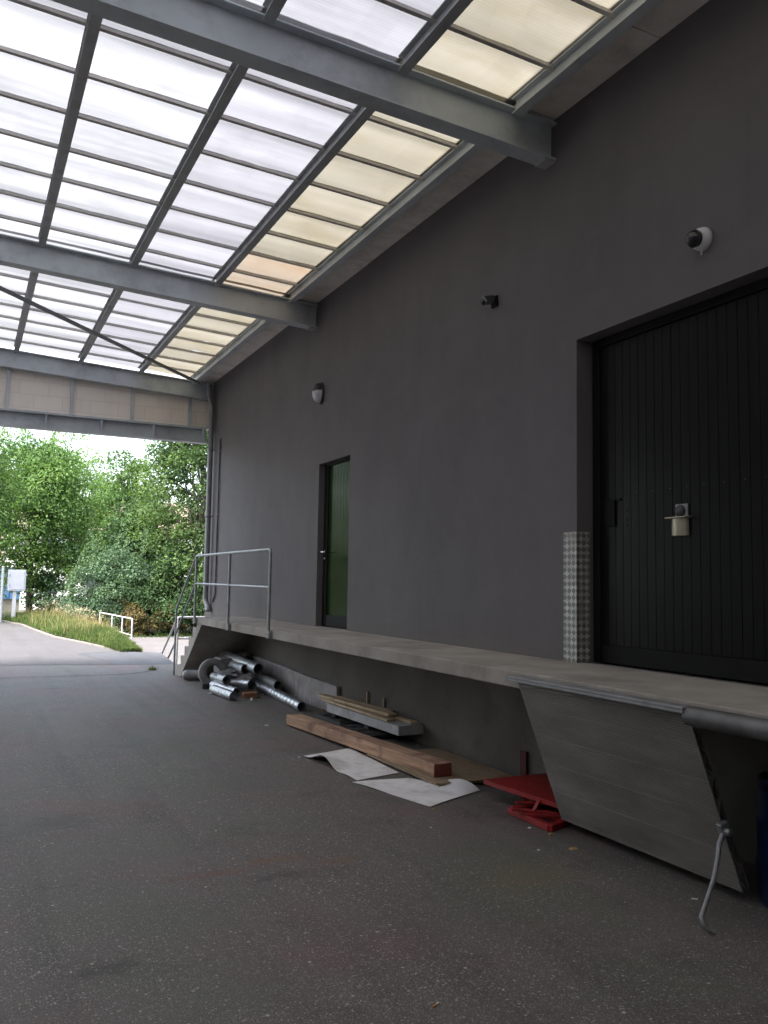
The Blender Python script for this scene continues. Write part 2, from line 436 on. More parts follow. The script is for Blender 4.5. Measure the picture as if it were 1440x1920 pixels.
M['panel'] = mk_panel('translucent_sheet', (.34*PT, .338*PT, .355*PT), (.66*PT, .66*PT, .675*PT), (.32*PT, .32*PT, .335*PT), .7)
M['panel_grey'] = mk_panel('greyed_translucent_sheet', (.33*PT, .326*PT, .347*PT), (.53*PT, .525*PT, .552*PT), (.31*PT, .306*PT, .32*PT), .8)
M['panel_yellow'] = mk_panel('yellowed_sheet', (.33*PT, .30*PT, .232*PT), (.455*PT, .42*PT, .335*PT), (.29*PT, .25*PT, .155*PT), .8)
M['panel_stain'] = mk_panel('stained_sheet', (.37*PT, .30*PT, .225*PT), (.45*PT, .38*PT, .30*PT), (.38*PT, .27*PT, .17*PT), 1)

def mk_leaf(name, dark, light, trans=.45):
    m, nt, b = new_mat(name); k = N(nt)
    at = k.n('ShaderNodeAttribute', attribute_name='tint')
    isl = k.n('ShaderNodeNewGeometry').outputs['Random Per Island']
    f = k.math('ADD', k.math('MULTIPLY', at.outputs['Fac'], .76), k.math('MULTIPLY', isl, .24))
    col = k.ramp(f, [(.1, dark), (.9, light)])
    nt.nodes.remove(b)
    out = [n for n in nt.nodes if n.type == 'OUTPUT_MATERIAL'][0]
    d = k.n('ShaderNodeBsdfPrincipled'); k.l(col, d.inputs['Base Color']); d.inputs['Roughness'].default_value = .62; d.inputs['Specular IOR Level'].default_value = .22
    t = k.n('ShaderNodeBsdfTranslucent'); tc = k.mix(1.0, col, (1.12, 1.2, .62), 'MULTIPLY'); k.l(tc, t.inputs['Color'])
    mx = k.n('ShaderNodeMixShader'); mx.inputs[0].default_value = trans
    k.l(d.outputs[0], mx.inputs[1]); k.l(t.outputs[0], mx.inputs[2]); k.l(mx.outputs[0], out.inputs['Surface'])
    return m
M['leaf_light'] = mk_leaf('light_green_leaves', (.062, .13, .045), (.20, .31, .10))
M['leaf_mid'] = mk_leaf('mid_green_leaves', (.046, .10, .034), (.16, .25, .078))
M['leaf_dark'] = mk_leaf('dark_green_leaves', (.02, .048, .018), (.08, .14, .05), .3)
M['leaf_deep'] = mk_leaf('deep_green_leaves', (.026, .06, .022), (.125, .195, .06), .36)
M['leaf_grey'] = mk_leaf('grey_green_leaves', (.04, .09, .052), (.15, .225, .125), .35)
M['leaf_brown'] = mk_leaf('brownish_leaves', (.05, .055, .02), (.17, .12, .05), .35)
def mk_grass():
    m, nt, b = new_mat('verge_grass'); k = N(nt)
    at = k.n('ShaderNodeAttribute', attribute_name='tint')
    col = k.ramp(at.outputs['Fac'], [(0, (.05, .085, .028)), (.4, (.135, .19, .06)), (.6, (.25, .255, .10)), (.8, (.34, .235, .10)), (1, (.46, .42, .28))])
    nt.nodes.remove(b)
    out = [n for n in nt.nodes if n.type == 'OUTPUT_MATERIAL'][0]
    d = k.n('ShaderNodeBsdfDiffuse'); k.l(col, d.inputs['Color'])
    t = k.n('ShaderNodeBsdfTranslucent'); k.l(col, t.inputs['Color'])
    mx = k.n('ShaderNodeMixShader'); mx.inputs[0].default_value = .4
    k.l(d.outputs[0], mx.inputs[1]); k.l(t.outputs[0], mx.inputs[2]); k.l(mx.outputs[0], out.inputs['Surface'])
    return m
M['grass'] = mk_grass()
M['bark'] = simple('bark', (.06, .05, .04), (.12, .10, .08), .9, 12, bump=.6, bscale=25)
M['house_white'] = simple('white_house_render', (.74, .73, .71), (.82, .81, .79), .85, 2)
M['roof_tile'] = simple('red_roof_tiles', (.21, .15, .12), (.29, .21, .17), .8, 6, bump=.3, bscale=12)
M['window'] = simple('window_glass', (.05, .06, .07), (.08, .09, .1), .1, 3)
M['blue_metal'] = simple('blue_container_paint', (.10, .22, .48), (.14, .28, .55), .5, 3)
M['cab'] = simple('pale_grey_cabinet', (.40, .405, .44), (.46, .465, .50), .5, 3)
M['filter'] = simple('cigarette_filter', (.55, .25, .08), (.65, .32, .12), .8, 30)
M['paper'] = simple('paper', (.7, .69, .66), (.8, .79, .76), .8, 30)
M['dry_leaf'] = simple('dry_leaf', (.3, .18, .07), (.42, .27, .12), .8, 30)

# ------------------------------------------------------------------ dimensions
W, P, F, YE = 4.302, 1.069, 3.444, 16.766       # wall face, platform top, platform front, far end of the hall
XL = -6.5                                       # left wall face
Y0 = -3.0                                       # back wall
def zb(x): return 5.222 - .053 * (x - W)        # underside of the rafters
RY = [.29, 5.706, 11.124, 16.69]                # rafter positions along the hall
PX = [0.655 - 1.085*k for k in range(7, 0, -1)] + [0.657, 1.75, 2.838, 3.888]

# ------------------------------------------------------------------ setting: ground
def poly_sheet(name, pts, z, mat, thick=None, kind='structure'):
    mb = MB()
    if thick is None:
        mb.add([(x, y, z) for x, y in pts], [tuple(range(len(pts)))])
    else:
        mb.prism(pts, 2, z - thick, z)
    o = mb.build(name, mat)
    return tag(o, kind=kind)
poly_sheet('ground', [(-400, -400), (400, -400), (400, 600), (-400, 600)], -.46, M['soil'])
poly_sheet('pavement', [(4.3, 16.9), (40, 16.9), (40, 24.5), (22, 27.5), (9.5, 31.8), (6.6, 32.6), (4.9, 31.5), (3.6, 22)], -.40, M['pavement'], .05)
yard = [(-12, -6), (4.5, -6), (4.5, 16.6), (3.86, 17.0), (3.90, 17.5), (4.16, 20.0), (3.55, 20.45), (3.33, 20.5), (2.83, 23.6), (2.38, 25.9), (2.1, 30), (1.94, 32.8), (1.43, 35.2), (.4, 38), (-2, 42), (-30, 44), (-30, 14), (-12, 14)]
poly_sheet('yard', yard, 0, M['yard'], .45)
poly_sheet('road', [(-29, 17.75), (.72, 17.82), (1.6, 17.7), (2.75, 17.42), (2.72, 18.3), (2.35, 20.1), (3.28, 20.52), (2.80, 23.6), (2.35, 25.9), (2.07, 30), (1.91, 32.8), (1.40, 35.1), (.38, 37.9), (-2, 41.9), (-29, 43.9)], .004, M['road'])
poly_sheet('asphalt_patch', [(2.76, 17.42), (3.86, 17.25), (3.89, 17.52), (4.14, 19.98), (3.53, 20.42), (2.37, 20.08), (2.73, 18.3)], .005, M['patch'])
# cracks in the asphalt across the mouth of the hall
def crack(pts, w):
    mb = MB()
    for (a, b) in zip(pts[:-1], pts[1:]):
        w0 = w * random.uniform(.5, 1.2)
        d = Vector((b[0]-a[0], b[1]-a[1], 0)).normalized(); n = Vector((-d.y, d.x, 0)) * w0
        mb.add([(a[0]-n.x, a[1]-n.y, .0045), (a[0]+n.x, a[1]+n.y, .0045), (b[0]+n.x*.9, b[1]+n.y*.9, .0045), (b[0]-n.x*.9, b[1]-n.y*.9, .0045)], [(0, 1, 2, 3)])
    tag(mb.build('asphalt_crack', M['crack']), kind='structure')
def wig(a, b, n, amp):
    return [(a[0]+(b[0]-a[0])*i/n, a[1]+(b[1]-a[1])*i/n + random.uniform(-amp, amp)) for i in range(n+1)]
crack(wig((-3, 15.45), (.64, 15.57), 14, .025) + wig((.8, 15.57), (2.6, 15.62), 14, .03) + wig((2.75, 15.68), (3.2, 16.1), 5, .04), .016)
crack(wig((-3, 17.73), (.7, 17.8), 14, .03) + wig((.8, 17.8), (2.7, 17.4), 12, .03), .010)
# kerb
mb = MB()
kp = [(3.4, 20.56), (2.86, 23.62), (2.41, 25.92), (2.13, 30), (1.97, 32.85), (1.46, 35.3), (.43, 38.1), (-2, 42.2)]
for a, b in zip(kp[:-1], kp[1:]):
    n = max(1, int((Vector(b)-Vector(a)).length / 1.0))
    for i in range(n):
        u0, u1 = i/n + .006, (i+1)/n - .006
        A = Vector(a).lerp(Vector(b), u0); B = Vector(a).lerp(Vector(b), u1)
        mb.bar((A.x, A.y, -.09), (B.x, B.y, -.09), .09, .26)
tag(mb.build('kerb', M['kerb'], bevel=.012), kind='structure')
# grass bank behind the kerb
bank = [(3.34, 20.36), (2.88, 23.65), (2.43, 25.95), (2.15, 30), (1.99, 32.9), (1.48, 35.35), (.45, 38.15), (-2, 42.3)]
def bank_h(t, y):  # t 0 at kerb .. 1 at far side
    return .06 + .16 * math.sin(min(1, t*1.6) * math.pi * .5) - max(0, t - .55) * 1.25
mb = MB(); rows = []
for i in range(40):
    u = i / 39 * (len(bank) - 1); k = min(int(u), len(bank) - 2); a = Vector(bank[k]).lerp(Vector(bank[k+1]), u - k)
    far = Vector((4.06 - max(0, 21.5 - a.y) * .25 + max(0, a.y - 20.5) * .03, a.y + .10 + max(0, a.y - 30) * .3)) if a.y < 34 else Vector((a.x + 2.8 + (a.y - 34) * .3, a.y + 1.5))
    rows.append([(a.x + (far.x - a.x) * j / 8, a.y + (far.y - a.y) * j / 8, max(-.44, .014 + (bank_h(j / 8, a.y) - .014) * (min(1, .06 + (a.y - 20.5) / 2.5) if (j < 7 or a.y < 21.2) else 1))) for j in range(9)])
vs = [v for r in rows for v in r]
mb.add(vs, [(i*9+j, i*9+j+1, (i+1)*9+j+1, (i+1)*9+j) for i in range(39) for j in range(8)], True)
tag(mb.build('grass_bank', M['soil']), kind='structure')

# ------------------------------------------------------------------ the warehouse on the right
wh = empty('warehouse', (W, 7, 0), 'dark grey painted warehouse wall with a black loading door and a narrow dark door coloured with reflected green', 'building')
DB0, DB1, DBZ = 1.85, 5.371, 3.616
DS0, DS1, DSZ = 9.815, 10.866, 3.264
XT = 4.72
mb = MB()
mb.box(W, XT, Y0, DB0, .955, 6.3); mb.box(W, XT, DB0, DB1, DBZ, 6.3); mb.box(W, XT, DB1, DS0, .955, 6.3)
mb.box(W, XT, DS0, DS1, DSZ, 6.3); mb.box(W, XT, DS1, YE, .955, 6.3)
mb.box(W, XT, DB0, DB1, .955, P - .004); mb.box(W, XT, DS0, DS1, .955, P - .004)
mb.build('wall', M['wall'], wh)
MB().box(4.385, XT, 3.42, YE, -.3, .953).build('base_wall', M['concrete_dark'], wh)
MB().box(XT + .002, 16, Y0, YE, -.4, 6.3).build('rear_block', M['wall'], wh)
MB().box(4.2, 16.2, Y0, YE, 6.302, 6.5).build('roof', M['concrete_dark'], wh)
# weathered plinth strip along the foot of the wall
mb = MB()
mb.prism([(10.15, -.05), (15.0, -.05), (15.0, .462), (14.2, .452), (13.1, .432), (12.0, .404), (11.2, .368), (10.15, .345)], 0, 4.325, 4.384)
mb.build('plinth', M['plinth'], wh, bevel=.006)
# narrow door: frame, leaf with grooved boards, kick plate, lever handle
ds = MB()
ds.box(4.388, 4.50, DS1 - .13, DS1 - .001, P + .001, DSZ - .001)
ds.box(4.388, 4.50, DS0 + .001, DS0 + .03, P + .001, DSZ - .001)
ds.box(4.388, 4.50, DS0 + .03, DS1 - .13, DSZ - .03, DSZ - .001)
leaf = ds.build('door_frame', M['black_matt'], wh, bevel=.003)
n = 9; y0, y1 = DS0 + .032, DS1 - .132; mb = MB(); mb.box(4.412, 4.45, y0, y1, P + .01, DSZ - .032)
for i in range(n):
    a = y0 + (y1 - y0) * i / n
    mb.box(4.4055, 4.4115, a + .002, a + (y1 - y0) / n - .002, P + .16, DSZ - .035)
door = mb.build('door', M['black_gloss'], wh, bevel=.001)
MB().box(4.394, 4.4105, y0 + .002, y1 - .002, P + .012, P + .155).build('kick_plate', M['black_matt'], door)
mb = MB(); hz = 2.066; hy = DS1 - .06
mb.lathe([(.0, -.012), (.026, -.012), (.026, 0), (.0, 0)], (4.386, hy, hz), (1, 0, 0), 16)
mb.tube([(4.38, hy, hz), (4.335, hy, hz), (4.325, hy - .02, hz), (4.325, hy - .13, hz - .004)], .0105, 10, bend=.015)
mb.lathe([(.0, -.008), (.02, -.008), (.02, 0), (.0, 0)], (4.386, hy, hz - .085), (1, 0, 0), 14)
mb.build('handle', M['chrome'], door)
# the loading door: black boards, header track, bottom rail, pull recess, lock box, studs
XB = 4.455
mb = MB(); mb.box(XB + .012, XB + .06, DB0 + .05, DB1 - .02, P + .006, DBZ - .004)
y = DB1 - .105; bw = .0838
while y - bw > DB0 + .06:
    mb.box(XB + random.uniform(-.0008, .0008), XB + .0115, y - bw + .0014, y - .0014, P + .15, DBZ - .075)
    y -= bw
ld = mb.build('loading_door', M['black'], wh, bevel=.0016)
MB().box(XB - .006, XB + .0115, DB0 + .06, DB1 - .105, P + .012, P + .146).build('bottom_rail', M['black_matt'], ld, bevel=.003)
MB().box(XB - .012, XB + .0115, DB0 + .05, DB1 - .022, DBZ - .07, DBZ - .006).build('top_rail', M['black_matt'], ld, bevel=.003)
MB().box(XB - .012, XB + .0115, DB1 - .103, DB1 - .022, P + .012, DBZ - .075).build('stile', M['black_matt'], ld, bevel=.003)
mb = MB()  # recessed pull: a raised frame round a dark pocket with a vertical bar
mb.box(XB - .004, XB + .0, 5.115, 5.215, 2.118, 2.328)
mb.box(XB - .016, XB - .0042, 5.095, 5.112, 2.118, 2.328); mb.box(XB - .016, XB - .0042, 5.03, 5.095, 2.312, 2.328)
mb.build('pull_recess', M['black_matt'], ld, bevel=.002)
for yy in (4.93, 4.97):
    for zz in (2.12, 2.16, 2.23): MB().lathe([(0, -.004), (.006, -.003), (.007, 0)], (XB - .0005, yy, zz), (1, 0, 0), 8).build('rivet', M['black_matt'], ld)
for yy in (4.867, 4.70, 4.53, 4.375, 4.223, 4.054, 3.884, 3.728, 3.57, 3.40, 3.2, 3.0):
    MB().lathe([(0, -.004), (.004, -.003), (.0045, 0)], (XB - .0005, yy, 2.356), (1, 0, 0), 8).build('rivet', M['stud'], ld)
mb = MB()
mb.box(XB - .012, XB - .0005, 4.362, 4.478, 2.12, 2.238)
lb = mb.build('lock_box', M['galv_dull'], ld, bevel=.004)
mb = MB(); mb.box(XB - .062, XB - .001, 4.335, 4.528, 2.138, 2.148)
mb.build('lock_shelf', M['brass'], lb, bevel=.002)
mb = MB(); prof = []
for i in range(13):
    a = math.pi * i / 12; prof.append((4.432 + .074 * math.cos(a), XB - .002 - .048 * math.sin(a)))
vs = [(x, yy, z) for z in (2.018, 2.136) for yy, x in prof]
mb.add(vs, [(i, i+1, i+14, i+13) for i in range(12)], True); mb.add([(x, yy, 2.018) for yy, x in prof], [tuple(range(13))]); mb.add([(x, yy, 2.136) for yy, x in prof], [tuple(range(13))])
mb.build('lock_shroud', M['brass'], lb)
mb = MB(); mb.lathe([(0, -.02), (.036, -.018), (.043, -.008), (.043, 0)], (XB - .0125, 4.425, 2.188), (1, 0, 0), 20); mb.build('lock_cylinder', M['plastic_dark'], lb)

# ------------------------------------------------------------------ loading platform
lp = empty('loading_platform', (F, 7, 0), 'long concrete loading platform along the grey wall with steps at its far end', 'loading dock')
MB().box(F, 4.384, Y0 + .05, 13.9, .955, P).build('slab', M['concrete'], lp, bevel=.008, seg=2)
pl = [(13.62, .953), (13.902, .953), (13.902, P - .003)]
rise = (P - .003) / 6
pts = [(13.902, P - .18)]
yy, zz = 13.902, P - .178
prof = [(13.60, .953), (13.9015, .953), (13.9015, zz)]
for i in range(5):
    prof.append((yy + .265, zz)); yy += .265; zz -= rise * .985
    prof.append((yy, max(zz, 0.001) if i < 4 else 0.001))
prof.append((14.93, .001))
MB().prism(prof, 0, F + .002, 4.383).build('steps', M['concrete'], lp, bevel=.006)
# steel edge tube on the front right of the platform
mb = MB(); mb.tube([(3.408, Y0 + .2, 1.0), (3.408, 3.352, 1.0)], .052, 20); mb.build('edge_tube', M['tube_steel'], lp)

# handrail on the platform and down the steps
hr = empty('platform_handrail', (3.414, 12, .9), 'galvanised tube handrail on the platform edge, running down the steps', 'railing')
def tube(name, pts, r, mat, par, n=12, bend=0): return MB().tube(pts, r, n, bend=bend).build(name, mat, par)
X = 3.412
tube('top_rail', [(X, 10.18, .955), (X, 10.18, 2.054), (X, 13.95, 2.054), (X, 15.26, 1.149), (X, 15.29, .0)], .0195, M['galv'], hr, bend=.05)
tube('middle_rail', [(X, 10.20, 1.585), (X, 13.95, 1.605), (X, 15.265, .70)], .0165, M['galv'], hr, bend=.05)
for y in (11.98, 13.93): tube('post', [(X, y, .955), (X, y, 2.036)], .0205, M['galv'], hr)
for y in (10.18, 11.98, 13.93):
    mb = MB(); mb.box(X - .012, F - .001, y - .045, y + .045, .972, 1.05)
    for dy in (-.034, .034): mb.lathe([(0, -.012), (.009, -.01), (.009, 0)], (X - .012, y + dy, 1.012), (1, 0, 0), 8)
    mb.build('bracket', M['galv'], hr, bevel=.002)

# tread plate corner guard
mb = MB()
mb.box(W - .004, W - .0008, DB1 - .004, 5.53, P + .001, 2.084); mb.box(W - .004, 4.428, DB1 - .004, DB1 - .0008, P + .001, 2.084)
tag(mb.build('corner_guard', M['tread']), 'shiny aluminium tread plate guard on the corner beside the loading door', 'corner guard')

# hanging dock ramp
rp = empty('dock_ramp', (3.6, 4.1, .05), 'ribbed grey metal dock ramp hanging from the platform edge', 'dock ramp')
A0, A1 = Vector((3.398, 0, 1.028)), Vector((3.775, 0, .062))
dn = (A1 - A0).normalized(); nx = Vector((dn.z, 0, -dn.x))      # outward (towards -x)
if nx.x > 0: nx = -nx
L = (A1 - A0).length; YA, YB = 3.356, 4.878
mb = MB(); nrib = 66; prof = []
for i in range(nrib):                                            # ribbed outer skin, five extruded planks
    t0, t1 = i / nrib, (i + 1) / nrib
    d = .0022
    seam = (i % 13 == 12)
    prof += [(A0 + dn * (L * t0) , 0), (A0 + dn * (L * (t0 + .2 / nrib)), d), (A0 + dn * (L * (t0 + .72 / nrib)), d if not seam else -.004), (A0 + dn * (L * (t0 + .9 / nrib)), 0 if not seam else -.005)]
front = [q + nx * h for q, h in prof]; back = [A0 + dn * L - nx * .006, A0 - nx * .006]
pp = front + [A0 + dn * L] + back
n = len(pp)
vs = [(q.x, YA, q.z) for q in pp] + [(q.x, YB, q.z) for q in pp]
mb.add(vs, [tuple(range(n)), tuple(reversed(range(n, 2*n)))] + [(i, n+i, n+(i+1) % n, (i+1) % n) for i in range(n)])
mb.build('plate', M['ramp'], rp)
mb = MB()
mid = (A0 + A1) / 2 - nx * .052
mb.obox((mid.x, (YA+YB)/2, mid.z), (0, 1, 0), dn, nx, (YB-YA)/2 - .002, L/2, .004)
mb.build('back_plate', M['ramp'], rp)
mb = MB(); nz = 16
for i in range(nz):                                              # zig-zag webs between the skins
    a = A0 + dn * (L * i / nz); b = A0 + dn * (L * (i + 1) / nz)
    if i % 2: a = a - nx * .0075; b = b - nx * .047
    else: a = a - nx * .047; b = b - nx * .0075
    mb.bar((a.x, (YA+YB)/2, a.z), (b.x, (YA+YB)/2, b.z), YB - YA - .006, .004, up=nx)
mb.build('web', M['galv_dull'], rp)
mb = MB(); lipd = Vector((-.34, 0, -1)).normalized()
mb.box(3.352, 3.440, YA - .015, YB + .07, 1.030, 1.046)
mb.prism([(3.352, 1.0295), (3.352, 1.012), (3.362, 1.012), (3.366, 1.0295)], 1, YA - .015, YB + .07)
mb.build('lip', M['galv_dull'], rp, bevel=.003)
hk = [(3.635, 3.34, .40), (3.585, 3.33, .345), (3.54, 3.30, .281), (3.477, 3.27, .193), (3.375, 3.22, .12), (3.286, 3.17, .074), (3.285, 3.155, .045), (3.30, 3.15, .029), (3.325, 3.13, .013)]
mb = MB(); mb.tube(hk, [.014, .013, .0125, .012, .012, .012, .012, .012, .0115], 12)
lev = mb.build('lever', M['galv_dull'], rp)
mb = MB(); mb.obox((3.632, 3.345, .41), dn, (0, 1, 0), nx, .035, .02, .028); mb.lathe([(0, -.032), (.02, -.03), (.02, .03), (0, .032)], (3.63, 3.325, .40), (0, 1, 0), 14)
mb.build('pivot', M['galv'], rp, bevel=.004)

# blue barrel under the platform
bl = empty('barrel', (4.08, 3.20, 0), 'dark blue plastic barrel in the shadow under the platform', 'barrel')
prof = [(q[0] * .91, q[1]) for q in [(0, .0), (.25, 0), (.268, .02), (.268, .18), (.278, .2), (.268, .22), (.268, .42), (.278, .44), (.268, .46), (.268, .58), (.25, .62), (.258, .625), (.258, .65), (.235, .652), (.23, .63), (0, .63)]]
MB().lathe(prof, (4.08, 3.20, 0.001), (0, 0, 1), 40).build('body', M['barrel'], bl)
for dx, dy in ((.1, .1), (-.12, -.08)): MB().lathe([(.03, 0), (.03, .012), (.02, .018), (0, .018)], (4.08 + dx, 3.20 + dy, .631), (0, 0, 1), 16).build('bung', M['plastic_dark'], bl)

# ------------------------------------------------------------------ canopy roof
cn = empty('canopy_roof', (-1, 7, 5.2), 'steel framed canopy roof with translucent white and yellowed sheets', 'canopy')
for i, y in enumerate(RY):
    MB().ibeam((XL, y, zb(XL)), (4.296, y, zb(4.296)), .33, .17, .014, .010).build('rafter', M['steel'], cn)
    if i: MB().box(4.19, 4.300, y - .075, y + .075, zb(4.25) - .016, zb(4.25) - .004).build('bearing_plate', M['purlin'], cn)
bays = [(Y0 + .02, RY[0])] + list(zip(RY[:-1], RY[1:]))
BARS = [5.12 + .691 * k for k in range(-11, 18)]
for bi, (ya, yb) in enumerate(bays):
    for j, x in enumerate(PX):
        eave = j == len(PX) - 1
        h, w = (.135, .095) if eave else (.125, .086)
        z1 = zb(x) + .392
        ya2 = ya + (.087 if bi else 0); yb2 = yb - .087
        MB().ibeam((x, ya2, z1 - h), (x, yb2, z1 - h), h, w, .010, .008).build('eave_purlin' if eave else 'purlin', M['purlin'] if not eave else M['steel'], cn)
for y in BARS:
    if any(abs(y - r) < .07 for r in RY): continue
    mb = MB()
    mb.bar((XL, y, zb(XL) + .384), (3.92, y, zb(3.92) + .384), .040, .026)
    mb.build('glazing_bar', M['bar'], cn)
# sheets: one object per purlin strip and bay, a separate pane between every two bars
edges = sorted([b for b in BARS if b > Y0] + [Y0, YE + .05])
for bi, (ya, yb) in enumerate(bays):
    for j in range(len(PX) - 1):
        xa, xb = PX[j] - .02, PX[j+1] + .02
        if j == len(PX) - 2: xb += .025
        mb = MB()
        rr = random.Random(bi * 31 + j)
        ed = [ya - .03 if bi else ya] + [e for e in edges if ya + .1 < e < yb - .1] + [yb + .028]
        for e0, e1 in zip(ed[:-1], ed[1:]):
            dz = .404 + (.0 if bi % 2 else .004) + (.0035 if j % 2 else 0)
            pos = (e0 + e1) / 2
            mb.cur = 1 if (j == len(PX) - 2 and 10.3 < pos < 11.3) else 0
            nn = 5; vs = []
            for a in range(nn + 1):
                for b_ in (0, 1):
                    x = xa + (xb - xa) * a / nn
                    vs.append((x, (e0 - .012) if b_ == 0 else (e1 + .012), zb(x) + dz + (.0025 if b_ else 0) + .006 * math.sin(a / nn * math.pi) * rr.uniform(-1, 1)))
            mb.add(vs, [(2*a, 2*a+2, 2*a+3, 2*a+1) for a in range(nn)])
        mat = M['panel_yellow'] if j == len(PX) - 2 else M['panel_grey'] if j == len(PX) - 3 else M['panel']
        mb.build('roof_sheet', [mat, M['panel_stain']], cn)
# soffit boards between eave purlin and wall
y = Y0 + .1; k = 0
while y < YE - .1:
    ln = min(1.22, YE - y)
    dz = random.uniform(-.004, .004)
    MB().prism([(3.905, zb(3.905) + .352 + dz), (4.2985, zb(4.2985) + .362 + dz), (4.2985, zb(4.2985) + .382 + dz), (3.905, zb(3.905) + .373 + dz)], 1, y + .004, y + ln - .004).build('soffit_board', M['soffit'], cn)
    y += ln; k += 1
MB().box(3.82, W, Y0, YE + .25, zb(3.82) + .425, zb(3.82) + .46).build('flashing', M['bar'], cn)
# flat bar wind bracing in the last bay
mb = MB(); mb.bar((-3.2, 8.78 + .0, zb(-3.2) - .02), (3.67, 15.31, zb(3.67) - .02), .045, .045); mb.build('wind_brace', M['brace'], cn)

# ------------------------------------------------------------------ entrance portal at the far end
pt = empty('entrance_portal', (-1, YE, 4.366), 'steel lintel and cream block wall above the open end of the hall', 'lintel')
mb = MB()
mb.box(XL, 4.21, YE - .11, YE + .11, 4.366, 4.396); mb.box(XL, 4.21, YE - .10, YE + .08, 4.640, 4.68); mb.box(XL, 4.21, YE + .0, YE + .012, 4.396, 4.640)
lin = mb.build('lintel_beam', M['steel'], pt, bevel=.002)
x = 3.168 + .97
while x > XL:
    MB().box(x - .014 if x < 4 else x - .03, x + .014 if x < 4 else x + .03, YE - .09, YE - .0015, 4.3965, 4.6395).build('stiffener', M['steel'], lin); x -= .97
mb = MB()
mb.box(XL, 4.296, YE + .02, YE + .24, 4.6805, 5.15); mb.prism([(XL, 5.15), (4.296, 5.15), (4.296, zb(4.296) + .36), (XL, zb(XL) + .36)], 1, YE + .02, YE + .24)
mb.build('block_wall', M['blocks'], pt)
x = 3.859
while x > XL:
    MB().box(x - .028, x + .028, YE - .045, YE + .018, 4.6802, zb(x) + .001).build('mullion', M['steel'], pt, bevel=.002); x -= 1.1
for x in PX[:-1]: MB().box(x - .06, x + .06, YE - .0, YE + .0195, zb(x) + .2, zb(x) + .345).build('purlin_pocket', M['bark'], pt)

# unseen left and rear walls, added and kept pale to bounce light inside
lw = empty('side_wall', (XL, 7, 0), 'unseen pale wall on the left side of the hall, added to bounce light', 'wall')
MB().box(XL - .3, XL - .001, Y0, YE + .3, -.1, 6.4).build('wall_face', M['bounce_render'], lw)
rw = empty('rear_wall', (-1, Y0, 0), 'unseen pale wall at the back of the hall, added to bounce light', 'wall')
MB().box(XL - .3, 4.72, Y0 - .3, Y0 - .001, -.1, 6.4).build('wall_face', M['bounce_render'], rw)

# ------------------------------------------------------------------ wall fittings
dp = empty('downpipe', (4.2, 16.4, P), 'grey downpipe with a swan neck at the far end of the wall', 'downpipe')
tube('pipe', [(4.165, 16.46, 5.50), (4.165, 16.46, 5.25), (4.215, 16.42, 5.05), (4.215, 16.40, 1.26), (4.24, 16.28, 1.15), (4.24, 16.26, 1.07)], .052, M['downpipe'], dp, 16, bend=.08)
for z in (1.6, 2.9, 4.2):
    mb = MB(); mb.lathe([(.053, -.015), (.058, -.015), (.058, .015), (.053, .015)], (4.215, 16.40, z), (0, 0, 1), 16); mb.bar((4.26, 16.4, z), (4.30, 16.4, z), .02, .02); mb.build('bracket', M['galv_dull'], dp)
mb = MB(); mb.lathe([(.053, 0), (.064, 0), (.064, .05), (.053, .05)], (4.24, 16.265, 1.085), (0, 0, 1), 16); mb.build('collar', M['galv_dull'], dp)
tp = empty('conduit', (4.275, 15.95, P), 'thin grey conduit pipe just right of the downpipe', 'pipe')
tube('pipe', [(4.277, 15.95, 4.35), (4.277, 15.95, 1.40), (4.277, 16.15, 1.26)], .017, M['wall'], tp, 10, bend=.05)
for z in (1.7, 2.9, 4.1): MB().box(4.272, 4.3005, 15.924, 15.976, z, z + .025).build('clip', M['galv_dull'], tp)
ob = MB(); ob.box(4.288, 4.3015, 15.16, 15.23, 1.19, 1.27)
tag(ob.build('wall_outlet', M['plastic_dark'], bevel=.003), 'tiny dark outlet plate low on the wall near the downpipe', 'outlet')

# oval bulkhead lamp
la = empty('bulkhead_lamp', (W, 10.83, 4.245), 'oval dark bulkhead lamp with white half lens above the narrow door', 'wall lamp')
def oval(name, cx, sy, sz, sx, mat, par, keep=None, cz=4.245, cy=10.83):
    mb = MB(); nu, nv = 28, 9; vs = []; fs = []
    for i in range(nv + 1):
        t = math.pi / 2 * i / nv
        for j in range(nu):
            a = 2 * math.pi * j / nu
            vs.append((cx - sx * math.sin(t) ** .8, cy + sy * math.cos(t) * math.cos(a), cz + sz * math.cos(t) * math.sin(a)))
    for i in range(nv):
        for j in range(nu):
            f = (i*nu+j, i*nu+(j+1) % nu, (i+1)*nu+(j+1) % nu, (i+1)*nu+j)
            if keep is None or keep(sum(vs[q][2] for q in f) / 4, sum(vs[q][0] for q in f) / 4): fs.append(f)
    used = sorted({q for f in fs for q in f}); ix = {q: i for i, q in enumerate(used)}
    mb.add([vs[q] for q in used], [[ix[q] for q in f] for f in fs], True); return mb.build(name, mat, par)
mb = MB(); base = [(10.83 + .098 * math.cos(a), 4.245 + .152 * math.sin(a)) for a in [2*math.pi*k/32 for k in range(32)]]
mb.prism(base, 0, W - .03, W - .0008); mb.build('housing', M['plastic_dark'], la, bevel=.006)
oval('lens', W - .031, .082, .136, .105, M['lens'], la, keep=lambda z, x: z < 4.285)
oval('hood', W - .031, .088, .142, .112, M['plastic_dark'], la, keep=lambda z, x: z >= 4.262)
